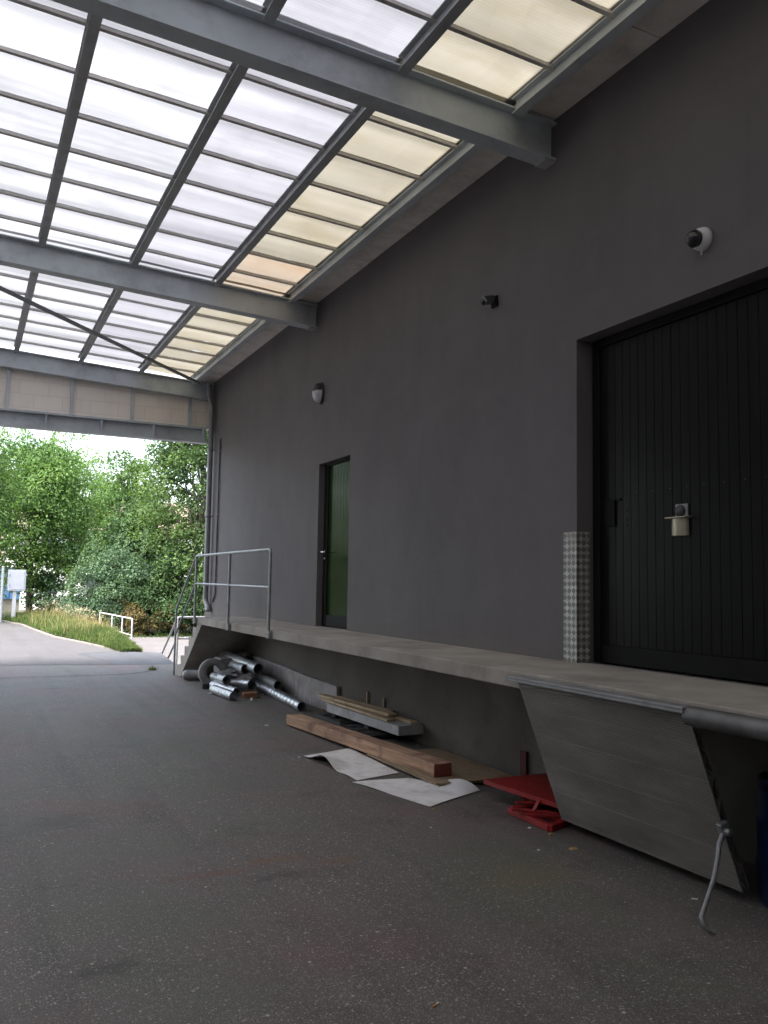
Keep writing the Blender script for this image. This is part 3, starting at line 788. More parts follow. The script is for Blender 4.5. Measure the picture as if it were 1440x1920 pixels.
# dome camera
dc = empty('dome_camera', (W, 4.06, 3.96), 'white based dome security camera with dark dome above the loading door', 'camera')
dirv = Vector((-1, .08, -.10)).normalized()
mb = MB(); mb.lathe([(.0, 0), (.078, 0), (.078, .018), (.07, .052), (.058, .062), (.0, .062)], (W - .001, 4.045, 3.962), dirv, 32); mb.build('base', M['white_plastic'], dc)
c = Vector((W, 4.045, 3.962)) + dirv * .062
mb = MB(); prof = [(.052, 0), (.054, .022)] + [(.054 * math.cos(a), .022 + .054 * math.sin(a)) for a in [math.pi/2 * k/10 for k in range(1, 11)]]
mb.lathe(prof, c, dirv, 28); mb.build('dome', M['glass_dark'], dc)
mb = MB(); mb.lathe([(.0545, .020), (.059, .022), (.059, .034), (.0545, .036)], c, dirv, 28); mb.build('trim_ring', M['plastic_dark'], dc)
mb = MB(); mb.tube([(W - .03, 4.045, 3.89), (W - .02, 4.055, 3.855)], .004, 8); mb.build('cable', M['white_plastic'], dc)
# small motion sensor
ms = empty('motion_sensor', (W, 6.55, 4.28), 'small black motion sensor alone on the middle of the grey wall', 'sensor')
MB().box(W - .02, W - .0008, 6.49, 6.59, 4.22, 4.32).build('mount', M['black_matt'], ms, bevel=.004)
mb = MB(); mb.obox((W - .06, 6.56, 4.285), (1, -.3, .15), (.3, 1, 0), (-.15, 0, 1), .05, .036, .034); mb.build('head', M['plastic_dark'], ms, bevel=.008)
mb = MB(); mb.lathe([(.034, 0), (.034, .02), (.024, .035), (0, .04)], (W - .095, 6.572, 4.272), (-1, .3, -.45), 18); mb.build('lens', M['glass_dark'], ms)
mb = MB(); mb.lathe([(.035, -.004), (.039, -.004), (.039, .01), (.035, .01)], (W - .095, 6.572, 4.272), (-1, .3, -.45), 18); mb.build('lens_ring', M['galv'], ms)

# ------------------------------------------------------------------ ducts under the platform
def hollow(a, b, r, t=.003, n=24, spiral=0.0, ribs=0.0):
    """an open sheet metal tube from a to b, with spiral seam ridges"""
    mb = MB(); a, b = Vector(a), Vector(b); L = (b - a).length; d = (b - a)
    prof = [(r - t, 0)]
    if spiral:
        k = int(L / spiral)
        for i in range(k):
            h0 = L * (i + .1) / k
            prof += [(r, h0), (r, h0 + spiral * .45), (r + .007, h0 + spiral * .55), (r + .007, h0 + spiral * .72), (r, h0 + spiral * .82)]
    else: prof += [(r, 0)]
    prof += [(r, L), (r - t, L), (r - t, 0)]
    mb.lathe(prof, a, d, n)
    return mb
def duct(a, b, r, label, mat='duct', spiral=.06, name='spiral_duct', group='loose ventilation ducts under the platform'):
    o = hollow(a, b, r, spiral=spiral).build(name, M[mat])
    o.data.set_sharp_from_angle(angle=R(28))
    return tag(o, label, 'duct', group)
duct((3.992, 10.50, .066), (4.215, 13.25, .064), .061, 'longest spiral duct, lying nearest the weathered plinth and pointing at the timber', spiral=.17)
duct((3.452, 11.75, .064), (3.405, 12.62, .064), .061, 'short ribbed duct frontmost in the pile', spiral=.11)
duct((3.628, 12.18, .064), (3.535, 13.12, .066), .061, 'duct lying right behind and against the frontmost short duct', spiral=.13)
duct((3.575, 12.52, .195), (3.585, 13.28, .175), .066, 'bright plain duct length resting on the lower ducts, before the grey ring', spiral=0)
duct((3.93, 12.75, .325), (3.98, 14.1, .30), .075, 'upper duct with open dark mouth, left of the longest upper duct', spiral=0)
duct((4.02, 12.40, .36), (4.03, 14.38, .415), .080, 'large long duct lying highest on the pile, mouth to the right', spiral=0)
duct((4.26, 13.62, .41), (4.29, 14.5, .39), .072, 'duct with its round mouth against the wall at the back of the pile', 'galv_dull', 0)
duct((4.135, 11.85, .18), (4.23, 12.9, .19), .062, 'duct close to the plinth, behind the longest duct, its shade put into a darker colour', 'downpipe', 0)  # shadow over this duct painted by giving it the darker zinc
# segmented elbow
mb = MB()
pts = [(3.905, 12.36, .135), (3.87, 12.56, .125), (3.79, 12.72, .12), (3.68, 12.80, .115), (3.60, 12.86, .11)]
for i in range(len(pts) - 1):
    a, b = Vector(pts[i]), Vector(pts[i+1]); d = (b - a).normalized()
    mb.lathe([(.070, -.004), (.074, -.004), (.072, .002), (.072, (b-a).length - .004), (.075, (b-a).length), (.075, (b-a).length + .006), (.070, (b-a).length + .006), (.069, -.004)], a, d, 22)
tag(mb.build('duct_elbow', M['duct']), 'segmented duct elbow in the middle of the pile with its mouth facing right', 'duct')
# rounded cap
mb = MB(); prof = [(.0, 0)] + [(.083 * math.sin(a), .083 - .083 * math.cos(a)) for a in [math.pi/2 * k/8 for k in range(1, 9)]] + [(.083, .27), (.086, .272), (.086, .285), (.079, .285), (.079, .2), (0, .2)]
mb.lathe(prof, (3.345, 14.40, .088), (1, -.12, 0), 26)
tag(mb.build('duct_end_cap', M['galv_dull']), 'grey duct piece with a rounded dome end, leftmost beside the steps', 'duct end')
# thick grey ring (insulated duct section)
mb = MB(); ax = Vector((-.12, -1, .08)).normalized(); cc = Vector((3.60, 13.36, .225))
mb.lathe([(.112, 0), (.214, 0), (.219, .006), (.219, .16), (.214, .166), (.112, .166), (.112, 0)], cc - ax * .166, ax, 36)
rg = mb.build('insulation_ring', M['ins'])
tag(rg, 'thick grey ring shaped insulated duct section standing on edge by the steps', 'duct section')
mb = MB(); mb.obox((3.86, 13.75, .30), (1, .05, 0), (-.05, 1, 0), (0, 0, 1), .10, .18, .12)
tag(mb.build('duct_box', M['ins'], bevel=.008), 'square grey duct box behind the thick ring', 'duct box')
mb = MB(); mb.obox((3.86, 13.75, .09), (1, .05, 0), (-.05, 1, 0), (0, 0, 1), .09, .16, .088)
tag(mb.build('support_block', M['concrete_dark'], bevel=.008), 'dark block under the square duct box', 'block')
mb = MB(); mb.obox((3.505, 13.20, .043), (1, -.1, 0), (.1, 1, 0), (0, 0, 1), .12, .07, .042)
tag(mb.build('wood_block', M['rubber'], bevel=.006), 'dark brown wooden block on the asphalt in front of the grey ring', 'block')
mb = MB(); mb.obox((3.78, 12.05, .036), (1, -.15, 0), (.15, 1, 0), (0, 0, 1), .10, .09, .035)
tag(mb.build('wood_offcut', M['offcut'], bevel=.003), 'orange brown timber offcut among the ducts', 'wood')
mb = MB()
for c, a, sx, sy, tl in (((3.66, 12.95, .265), .3, .16, .10, .25), ((3.70, 12.78, .262), -.4, .10, .07, -.2)):
    mb.obox(c, (math.cos(a), math.sin(a), tl), (-math.sin(a), math.cos(a), .1), (-tl, 0, 1), sx, sy, .0012)
tag(mb.build('sheet_scrap', M['duct']), 'bent scraps of sheet metal lying on the ducts', 'scrap metal')
mb = MB(); mb.obox((3.36, 12.55, .02), (1, .4, .25), (-.4, 1, 0), (-.25, 0, 1), .05, .03, .0012)
tag(mb.build('metal_tab', M['galv_dull']), 'small bent metal tab at the end of the frontmost duct', 'scrap metal')

# ------------------------------------------------------------------ timber, boards, white profile
def oriented_board(name, mat, a, b, w, h, label, cat, group=None, bev=.003, mats=None):
    """board whose centre line runs a-b; local axes keep the grain along y"""
    a, b = Vector(a), Vector(b); d = b - a
    mb = MB(); n = 6; hw, hh = w/2, h/2; L = d.length
    mb.box(-hw, hw, -L/2, L/2, -hh, hh)
    me = bpy.data.meshes.new(name); me.from_pydata(mb.v, [], mb.f)
    bm = bmesh.new(); bm.from_mesh(me); bmesh.ops.recalc_face_normals(bm, faces=bm.faces); bm.to_mesh(me); bm.free()
    o = bpy.data.objects.new(name, me); COL.objects.link(o); me.materials.append(M[mat])
    if mats:
        me.materials.append(M[mats])
        for p in me.polygons:
            if abs(p.normal.y) > .9: p.material_index = 1
    o.location = (a + b) / 2
    y = d.normalized(); x = y.cross(Vector((0, 0, 1))).normalized(); z = x.cross(y)
    o.rotation_euler = Matrix((x, y, z)).transposed().to_euler()
    m = o.modifiers.new('bevel', 'BEVEL'); m.width = bev; m.segments = 1
    return tag(o, label, cat, group)
# sheets under the timber
for k, (x0, y0, x1, y1) in enumerate(((3.56, 6.20, 4.31, 7.60), (3.555, 6.24, 4.32, 7.55), (3.575, 6.18, 4.30, 7.52))):
    mb = MB(); mb.box(x0, x1, y0, y1, .0155 + k * .0105, .0155 + k * .0105 + .0095)
    tag(mb.build('chipboard_sheet', M['ply'], bevel=.0012), ('lowest brown chipboard sheet of the stack under the timber', 'middle brown chipboard sheet of the stack under the timber', 'topmost brown chipboard sheet, carrying the end of the timber')[k], 'board', 'chipboard sheets under the timber')
oriented_board('timber_beam', 'beam_wood', (3.535, 9.56, .070), (3.708, 6.385, .104), .178, .112, 'thick reddish squared timber with a red painted end', 'timber', bev=.006, mats='end_red')
# white sheets, slightly buckled
def sheet(c, disp, label, z0):
    mb = MB(); n, m_ = 26, 20
    a, b, cc, d = [Vector((*p, 0)) for p in c]
    top = []; 
    for i in range(n + 1):
        for j in range(m_ + 1):
            u, v = i / n, j / m_
            p = (a * (1-u) + b * u) * (1-v) + (d * (1-u) + cc * u) * v
            top.append((p.x, p.y, z0 + disp(u, v)))
    t = .003
    bot = [(x, y, z - t) for x, y, z in top]
    q = lambda i, j: i * (m_ + 1) + j
    mb.add(top, [(q(i, j), q(i+1, j), q(i+1, j+1), q(i, j+1)) for i in range(n) for j in range(m_)], True)
    mb.add(bot, [(q(i, j), q(i, j+1), q(i+1, j+1), q(i+1, j)) for i in range(n) for j in range(m_)], True)
    rim = [(0, j) for j in range(m_)] + [(i, m_) for i in range(n)] + [(n, j) for j in range(m_, 0, -1)] + [(i, 0) for i in range(n, 0, -1)]
    k = len(rim)
    mb.add([top[q(*r)] for r in rim] + [bot[q(*r)] for r in rim], [(i, (i+1) % k, k + (i+1) % k, k + i) for i in range(k)])
    o = mb.build('white_sheet', M['white_sheet']); tag(o, label, 'sheet', 'white sheets under the timber')
def d1(u, v):
    lift = max(0, 1 - v * 2.2)
    return .004 + lift * (.078 * math.sin(min(1, max(0, (u - .06) / .62)) * math.pi) ** 2 + .012 * (1 + math.sin(u * 17)) * .4)
sheet([(3.00, 7.80), (3.06, 6.70), (3.52, 6.84), (3.58, 8.02)], d1, 'white sheet with a raised wavy edge, farther from the ramp', .003)
def d2(u, v):
    return .004 + .055 * max(0, (v - .62) / .38) ** 1.4 * max(0, u - .2) * math.sin(min(1, max(0, (u - .35) / .65)) * math.pi) * 2.2 + .006 * max(0, math.sin(u * 6 + v * 3)) * (1 - v)
sheet([(3.00, 6.66), (3.21, 5.72), (3.84, 6.02), (3.50, 6.62)], d2, 'white sheet with a pointed corner, nearer the red frame', .003)
# white box profile on dark mats
for (x0, x1, y0, y1, z1, lb) in ((4.0, 4.37, 9.25, 10.0, .045, 'dark rubber mat under the far end of the white profile'), (3.93, 4.34, 8.35, 9.1, .05, 'dark rubber mat under the near end of the white profile')):
    mb = MB(); mb.box(x0, x1, y0, y1, .001, z1)
    for i in range(3): mb.box(x0 + .03, x0 + .12, y0 + .08 + i * .24, y0 + .2 + i * .24, z1 + .0005, z1 + .012)
    tag(mb.build('rubber_mat', M['rubber'], bevel=.004), lb, 'mat')
for (yy, lb) in ((9.55, 'dark bearer block under the far part of the white profile'), (8.62, 'dark bearer block under the near part of the white profile')):
    mb = MB(); mb.box(4.06, 4.34, yy, yy + .12, .066, .1)
    mb.v = [v for v in mb.v]
    tag(mb.build('bearer_block', M['rubber'], bevel=.003), lb, 'block')
for (yy) in ():
    pass
wp = empty('white_profile', (4.2, 8.8, .1), 'long white metal box profile under the loose planks', 'profile')
mb = MB(); mb.obox((4.215, 8.86, .152), (1, .03, 0), (-.03, 1, 0), (0, 0, 1), .155, .90, .048)
mb.build('body', M['white_board'], wp, bevel=.003)
mb = MB(); mb.obox((4.215, 8.86, .2025), (1, .03, 0), (-.03, 1, 0), (0, 0, 1), .162, .905, .002)
mb.build('flange', M['white_board'], wp)
G = 'loose planks on the white profile'
oriented_board('plank', 'plank', (4.10, 10.0, .222), (4.135, 8.22, .219), .10, .026, 'frontmost lower plank on the white profile', 'plank', G)
oriented_board('plank', 'plank', (4.20, 9.97, .222), (4.30, 8.02, .219), .075, .026, 'lower plank on the white profile nearest the wall, reaching farthest right', 'plank', G)
oriented_board('plank', 'plank', (4.115, 10.12, .252), (4.205, 8.33, .258), .105, .030, 'upper plank lying on top of the lower planks', 'plank', G)
oriented_board('plank', 'plank', (4.24, 9.9, .251), (4.33, 8.62, .248), .06, .024, 'narrow upper plank close to the base wall', 'plank', G)
# stakes standing behind the planks
for (y, h, lb) in ((9.30, .38, 'short thin stake behind the planks, farther from the ramp'), (8.86, .36, 'short thin stake behind the planks, nearer the ramp')):
    o = MB().box(4.355, 4.378, y, y + .022, .001, h).build('stake', M['plank'], bevel=.002); tag(o, lb, 'stake', 'stakes behind the planks')
# red steel frame: a folded trestle with a flat top
rf = empty('red_trestle', (3.85, 5.2, 0), 'red steel frame with a flat top lying on red bars beside the ramp', 'steel frame')
mb = MB()
top = [(3.705, 5.77), (4.30, 5.77), (4.32, 4.66), (3.835, 4.66), (3.785, 4.90)]
mb.prism(top, 2, .148, .154)
mb.bar((3.711, 5.765, .134), (3.791, 4.90, .134), .008, .026); mb.bar((3.715, 5.766, .134), (4.30, 5.766, .134), .008, .026); mb.bar((4.30, 5.76, .134), (4.316, 4.67, .134), .008, .026)
mb.build('top_plate', M['red'], rf, bevel=.002)
def rbar(name, a, b, w, h): MB().bar(a, b, w, h).build(name, M['red'], rf, bevel=.003)
rbar('leg', (3.762, 5.12, .14), (3.70, 5.10, .075), .030, .012)
rbar('leg', (3.85, 5.50, .14), (3.90, 5.45, .04), .03, .03)
rbar('leg', (4.18, 4.85, .14), (4.16, 4.85, .02), .03, .03)
rbar('bar', (3.60, 5.22, .070), (3.86, 4.98, .066), .04, .020)
rbar('bar', (3.66, 5.27, .098), (4.12, 5.06, .092), .03, .016)
rbar('bar', (3.665, 5.34, .026), (3.665, 4.86, .022), .05, .040)
rbar('bar', (3.70, 5.37, .024), (4.08, 5.31, .026), .05, .036)
rbar('bar', (3.76, 5.30, .024), (3.86, 4.93, .022), .03, .036)
rbar('bar', (3.65, 4.855, .024), (3.90, 4.96, .024), .05, .042)
rbar('bar', (3.63, 5.16, .050), (3.86, 4.97, .050), .028, .018)
oriented_board('red_board', 'dark_red', (4.362, 6.16, .001), (4.374, 6.16, .255), .09, .02, 'narrow dark red board standing against the base wall', 'board')
bpy.data.objects['red_board'].rotation_euler = (R(90), 0, R(90)); bpy.data.objects['red_board'].location = (4.366, 6.16, .128)

# ------------------------------------------------------------------ litter
def crumb(x, y, s, mat, label, cat='litter', flat=.35, name='paper_scrap'):
    mb = MB(); rr = random.Random(int(x * 991 + y * 37)); k = 7
    ring = [(x + s * math.cos(2*math.pi*i/k) * rr.uniform(.5, 1.1), y + s * math.sin(2*math.pi*i/k) * rr.uniform(.5, 1.1)) for i in range(k)]
    vs = [(a, b, .001) for a, b in ring] + [((a-x)*.7 + x, (b-y)*.7 + y, s * flat * rr.uniform(.6, 1.3)) for a, b in ring]
    mb.add(vs, [tuple(reversed(range(k))), tuple(range(k, 2*k))] + [(i, (i+1) % k, k + (i+1) % k, k + i) for i in range(k)])
    o = mb.build(name, M[mat]); return tag(o, label, cat)
cb = empty('cigarette_butt', (1.754, 3.066, 0), 'cigarette butt with an orange filter in the foreground', 'cigarette butt')
MB().tube([(1.742, 3.058, .0045), (1.763, 3.07, .0045)], .004, 10).build('filter', M['filter'], cb)
MB().tube([(1.763, 3.07, .0045), (1.778, 3.079, .0045)], .0039, 10).build('paper', M['paper'], cb)
cb2 = empty('cigarette_butt', (3.596, 3.516, 0), 'white cigarette butt on the asphalt left of the ramp lever', 'cigarette butt')
MB().tube([(3.585, 3.525, .0045), (3.61, 3.505, .0045)], .0042, 10).build('paper', M['paper'], cb2)
crumb(3.725, 11.75, .03, 'paper', 'white crumpled paper in front of the ducts', flat=.9)
crumb(1.597, 5.732, .008, 'paper', 'white speck of paper left of the orange floor stains')
crumb(2.957, 5.249, .010, 'paper', 'white paper speck below the pointed corner of the near white sheet')
crumb(3.21, 5.66, .018, 'dry_leaf', 'dry leaf crumbs at the corner of the near white sheet', name='dry_leaf')
crumb(3.559, 4.483, .035, 'dry_leaf', 'dry brown leaf below the ramp plate', flat=.2, name='dry_leaf')
crumb(3.615, 4.79, .018, 'dry_leaf', 'pale crumb at the corner of the red frame', flat=.7, name='dry_leaf')
crumb(2.078, 3.07, .006, 'paper', 'pale pebble sized paper bit right of the foreground cigarette butt')
crumb(3.245, 9.649, .03, 'paper', 'flat whitish paper scrap left of the far end of the timber', flat=.15)
crumb(2.955, 7.80, .012, 'paper', 'white speck beside the far corner of the wavy sheet')
crumb(3.58, 4.98, .016, 'paper', 'small white flake on the floor in front of the red frame')
crumb(3.34, 4.55, .012, 'paper', 'small white flake between the ramp and the stained floor')

for (x, y, sz) in ((4.20, 10.15, .022), (4.27, 10.45, .03), (4.16, 10.9, .02), (4.25, 11.25, .028), (4.29, 9.95, .025), (4.10, 10.3, .016), (4.28, 7.9, .02), (4.33, 6.75, .02)):
    o = crumb(x, y, sz, 'dry_leaf' if sz > .021 else 'plank', 'small brown debris crumb lying along the foot of the base wall', 'debris', flat=.6, name='debris_crumb'); o['group'] = 'debris along the base wall'

# ------------------------------------------------------------------ vegetation
def leaf_mesh(name, pts, nrm, size, tint, mat, parent, aspect=.55):
    n = len(pts)
    nrm = nrm / np.linalg.norm(nrm, axis=1)[:, None]
    t = rng.normal(size=(n, 3)); t -= nrm * (t * nrm).sum(1)[:, None]; t /= np.linalg.norm(t, axis=1)[:, None]
    b = np.cross(nrm, t)
    s = size[:, None]
    v = np.stack([pts - t*s*.5, pts + b*s*aspect*.5 + nrm*s*.08, pts + t*s*.5, pts - b*s*aspect*.5 + nrm*s*.08], 1).reshape(-1, 3).astype(np.float32)
    me = bpy.data.meshes.new(name)
    me.vertices.add(4*n); me.vertices.foreach_set('co', v.ravel())
    me.loops.add(4*n); me.loops.foreach_set('vertex_index', np.arange(4*n, dtype=np.int32))
    me.polygons.add(n); me.polygons.foreach_set('loop_start', np.arange(0, 4*n, 4, dtype=np.int32)); me.polygons.foreach_set('loop_total', np.full(n, 4, dtype=np.int32))
    me.update(); me.validate()
    at = me.attributes.new('tint', 'FLOAT', 'FACE'); at.data.foreach_set('value', np.clip(tint, 0, 1).astype(np.float32))
    return link_mesh(name, me, M[mat], parent)

def tree(name, x, y, zb_, zt, rx, ry, mat, label, cat='tree', n_clump=60, per=260, leaf=.16, low=.25, trunk_r=.14, group=None, csize=.30, bare=0.0, g=-.45, yellow=0):
    t = empty(name, (x, y, g), label, cat, group)
    zc, rz = (zb_ + zt) / 2, (zt - zb_) / 2
    cl = []
    while len(cl) < n_clump:
        d = rng.normal(size=3); d /= np.linalg.norm(d)
        r = rng.uniform(.35, 1.0) ** .6
        p = d * r
        wz = 1.0 - .32 * max(0, p[2]) - low * max(0, -p[2])
        cl.append((x + p[0] * rx * wz, y + p[1] * ry * wz, zc + p[2] * rz))
    cl = np.array(cl)
    P_, N_, S_, T_ = [], [], [], []
    R0 = csize * min(rx, rz) * 1.0
    for c in cl:
        k = int(per * rng.uniform(.5, 1.3)); rad = R0 * rng.uniform(.65, 1.35)
        d = rng.normal(size=(k, 3)); d /= np.linalg.norm(d, axis=1)[:, None]
        rr = rad * rng.uniform(.25, 1.12, size=k) ** .5
        q = d * rr[:, None] * np.array([1.25, 1.25, .72])
        q[:, 2] -= (np.hypot(q[:, 0], q[:, 1]) ** 2) * .25 / max(rad, .1)
        P_.append(c + q)
        nn = d * .6 + rng.normal(size=(k, 3)) * .55 + np.array([0, 0, .55])
        N_.append(nn); S_.append(leaf * rng.uniform(.6, 1.35, size=k))
        T_.append(np.full(k, rng.uniform(.05, .95)) + rng.normal(size=k) * .10)
    # stray sprigs reaching out of the outline
    for c in cl[rng.integers(0, len(cl), n_clump // 2)]:
        o = c - np.array([x, y, zc - rz * .3]); o /= np.linalg.norm(o) + 1e-6
        o = o + rng.normal(size=3) * .3 + np.array([0, 0, .25]); k = int(per * .16)
        tt = rng.uniform(.2, 1.0, size=k) * R0 * 2.3
        P_.append(c + o * tt[:, None] + rng.normal(size=(k, 3)) * R0 * .14)
        N_.append(rng.normal(size=(k, 3)) + np.array([0, 0, .5])); S_.append(leaf * rng.uniform(.6, 1.2, size=k)); T_.append(np.full(k, rng.uniform(.3, .9)))
    leaf_mesh('crown', np.concatenate(P_), np.concatenate(N_), np.concatenate(S_), np.concatenate(T_), mat, t)
    mb = MB()
    top = zb_ + (zt - zb_) * .6
    wob = [(x + rng.uniform(-.12, .12), y + rng.uniform(-.12, .12), g + (top - g) * i / 5) for i in range(6)]; wob[0] = (x, y, g - .1)
    mb.tube(wob, [trunk_r * 1.25, trunk_r, trunk_r * .85, trunk_r * .7, trunk_r * .5, trunk_r * .3], 10)
    for c in cl[:min(len(cl), 22)]:
        i = int(rng.integers(2, 5)); a = Vector(wob[i]); c = Vector(c)
        if c.z < a.z: a = Vector(wob[1])
        m = a.lerp(c, .5) + Vector((0, 0, (c - a).length * .08))
        mb.tube([a, m, c], [trunk_r * .38, trunk_r * .22, trunk_r * .07], 6)
    mb.build('trunk', M['bark'], t)
    return t
tree('leafy_tree', 2.75, 41, 1.2, 8.1, 2.8, 2.4, 'leaf_light', 'large light green tree behind the grass verge, left of the gap of sky', n_clump=130, per=360, leaf=.145, csize=.27)
tree('leafy_tree', -.9, 36, .8, 8.6, 2.6, 2.4, 'leaf_mid', 'mid green tree at the left edge of the opening', n_clump=80, per=260, leaf=.15)
tree('leafy_tree', 5.4, 49, 1.5, 8.6, 2.3, 2.2, 'leaf_light', 'yellow green tree far back between the two big trees', n_clump=60, per=260, leaf=.165)
tree('leafy_tree', 7.5, 46, 1.0, 8.5, 2.0, 2.2, 'leaf_mid', 'rounded mid green tree beyond the shrubs, under the gap of sky', n_clump=70, per=300, leaf=.155)
tree('leafy_tree', 8.35, 33.5, .6, 9.6, 2.35, 2.2, 'leaf_deep', 'tall tree with a dense crown rising behind the downpipe', n_clump=120, per=330, leaf=.135, csize=.28)
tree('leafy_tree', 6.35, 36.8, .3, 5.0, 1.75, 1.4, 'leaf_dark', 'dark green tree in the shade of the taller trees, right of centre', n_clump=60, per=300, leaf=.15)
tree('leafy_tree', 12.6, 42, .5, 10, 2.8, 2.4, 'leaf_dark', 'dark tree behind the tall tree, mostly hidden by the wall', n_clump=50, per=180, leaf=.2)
tree('leafy_tree', -6.0, 44, .5, 10, 3.4, 2.6, 'leaf_mid', 'tree far to the left beyond the road', n_clump=50, per=180, leaf=.22)
tree('leafy_tree', -5.6, 33.5, .2, 8.5, 3.2, 2.8, 'leaf_mid', 'leafy tree at the far left of the road, outside the opening', n_clump=46, per=110, leaf=.28)
tree('leafy_tree', 3.7, 41, -.3, 2.6, 1.15, 1.2, 'leaf_dark', 'low thin dark tree right of the pale grey cabinet', n_clump=30, per=110, leaf=.13, trunk_r=.08)
tree('shrub', 5.2, 34.0, -.4, 2.75, 1.75, 1.4, 'leaf_grey', 'broad grey green shrub beyond the white guard rail', 'shrub', n_clump=85, per=330, leaf=.10, trunk_r=.05, low=-.1)
tree('shrub', 7.4, 33.2, -.45, 2.7, 1.6, 1.3, 'leaf_dark', 'dark green shrub beside the handrail of the steps', 'shrub', n_clump=85, per=320, leaf=.105, trunk_r=.05, low=-.1)
tree('shrub', 6.45, 32.5, -.45, .9, 1.3, .8, 'leaf_brown', 'low brownish shrub at the foot of the dark shrub', 'shrub', n_clump=45, per=150, leaf=.10, trunk_r=.03, low=-.1)
tree('shrub', 9.6, 31.6, -.45, 1.5, 1.3, .9, 'leaf_brown', 'brownish shrub with orange leaves right of the steps', 'shrub', n_clump=45, per=160, leaf=.11, trunk_r=.03, low=-.1)

def blades(name, n, fn, mat, parent=None):
    pos, hh, lean, wid, tint = fn(n)
    n = len(pos)
    a = rng.uniform(0, 2*np.pi, n); side = np.stack([np.cos(a), np.sin(a), np.zeros(n)], 1) * wid[:, None]
    tip = pos + np.stack([lean[:, 0], lean[:, 1], hh], 1); mid = pos + np.stack([lean[:, 0]*.35, lean[:, 1]*.35, hh*.6], 1)
    v = np.stack([pos - side, pos + side, mid + side*.7, mid - side*.7, tip], 1).reshape(-1, 3).astype(np.float32)
    me = bpy.data.meshes.new(name); me.vertices.add(5*n); me.vertices.foreach_set('co', v.ravel())
    idx = np.arange(n)[:, None] * 5
    li = np.concatenate([idx + np.array([[0, 1, 2, 3]]), idx + np.array([[3, 2, 4]])], 1).ravel().astype(np.int32)
    me.loops.add(7*n); me.loops.foreach_set('vertex_index', li)
    ls = (np.arange(n)[:, None] * 7 + np.array([[0, 4]])).ravel().astype(np.int32); lt = np.tile([4, 3], n).astype(np.int32)
    me.polygons.add(2*n); me.polygons.foreach_set('loop_start', ls); me.polygons.foreach_set('loop_total', lt)
    me.update(); me.validate()
    at = me.attributes.new('tint', 'FLOAT', 'FACE'); at.data.foreach_set('value', np.repeat(np.clip(tint, 0, 1), 2).astype(np.float32))
    return link_mesh(name, me, M[mat], parent)
RW = np.array(rows)          # 40 x 9 x 3 grid of the bank
def on_bank(u, v):
    fu, fv = u * 39, v * 8; i = np.minimum(fu.astype(int), 38); j = np.minimum(fv.astype(int), 7); a = (fu - i)[:, None]; b = (fv - j)[:, None]
    return RW[i, j]*(1-a)*(1-b) + RW[i+1, j]*a*(1-b) + RW[i, j+1]*(1-a)*b + RW[i+1, j+1]*a*b
def grass_fn(n):
    u = rng.uniform(0, .78, n) ** 1.25; v = rng.uniform(-.0, .97, n)
    p = on_bank(u, v)
    spot = np.exp(-((p[:, 1] - 27) / 3.0) ** 2 - ((v - .45) / .25) ** 2)
    nz = np.sin(p[:, 0]*5 + 1) * np.cos(p[:, 1]*2.1) * .12
    tint = rng.normal(.27, .13, n) + spot * rng.uniform(0, .36, n) + nz
    hh = rng.uniform(.07, .26, n) * np.clip(.38 + (p[:, 1] - 20.5) / 6, .38, 1) * np.where(v < .08, .7, 1)
    tall = rng.uniform(size=n) < .035 * (.4 + v)
    tall &= p[:, 1] > 23.5; hh = np.where(tall, rng.uniform(.3, .62, n), hh); tint = np.where(tall, rng.uniform(.55, .95, n), tint)
    lean = rng.normal(size=(n, 2)) * (hh * .38)[:, None]
    return p, hh, lean, np.where(tall, .006, rng.uniform(.007, .014, n)), tint
g_ = blades('grass', 46000, grass_fn, 'grass'); tag(g_, 'long green and yellow verge grass behind the kerb', 'grass', kind='stuff')
def grass2(n):
    x = rng.uniform(3.5, 24, n); y = 32.2 + rng.uniform(-.8, 3.2, n) - np.maximum(0, x - 8) * .38
    p = np.stack([x, y, np.full(n, -.45)], 1); hh = rng.uniform(.06, .22, n)
    return p, hh, rng.normal(size=(n, 2)) * .05, np.full(n, .014), rng.normal(.22, .1, n)
g2 = blades('grass', 9000, grass2, 'grass'); tag(g2, 'short grass strip under the shrubs beyond the pavement', 'grass', kind='stuff')
def weed_fn(n):
    p = np.stack([rng.normal(3.22, .035, n), rng.normal(16.22, .035, n), np.zeros(n)], 1); hh = rng.uniform(.02, .09, n)
    return p, hh, rng.normal(size=(n, 2)) * .03, np.full(n, .006), rng.normal(.3, .12, n)
wd = blades('weed', 60, weed_fn, 'grass'); tag(wd, 'small green weed growing in the asphalt crack near the steps', 'weed')
# umbels of white flowers standing in the grass
P_, N_, S_, T_ = [], [], [], []
for _ in range(60):
    u = np.array([rng.uniform(.25, .72)]); v = np.array([rng.uniform(.35, .8)]); p = on_bank(u, v)[0] + np.array([0, 0, rng.uniform(.35, .62)])
    k = 9; P_.append(p + rng.normal(size=(k, 3)) * np.array([.05, .05, .04])); N_.append(rng.normal(size=(k, 3)) + np.array([0, 0, 1])); S_.append(np.full(k, .04)); T_.append(np.full(k, .97))
fl = leaf_mesh('flower_heads', np.concatenate(P_), np.concatenate(N_), np.concatenate(S_), np.concatenate(T_), 'grass', None, .9); tag(fl, 'pale seed heads standing above the verge grass', 'flowers', kind='stuff')

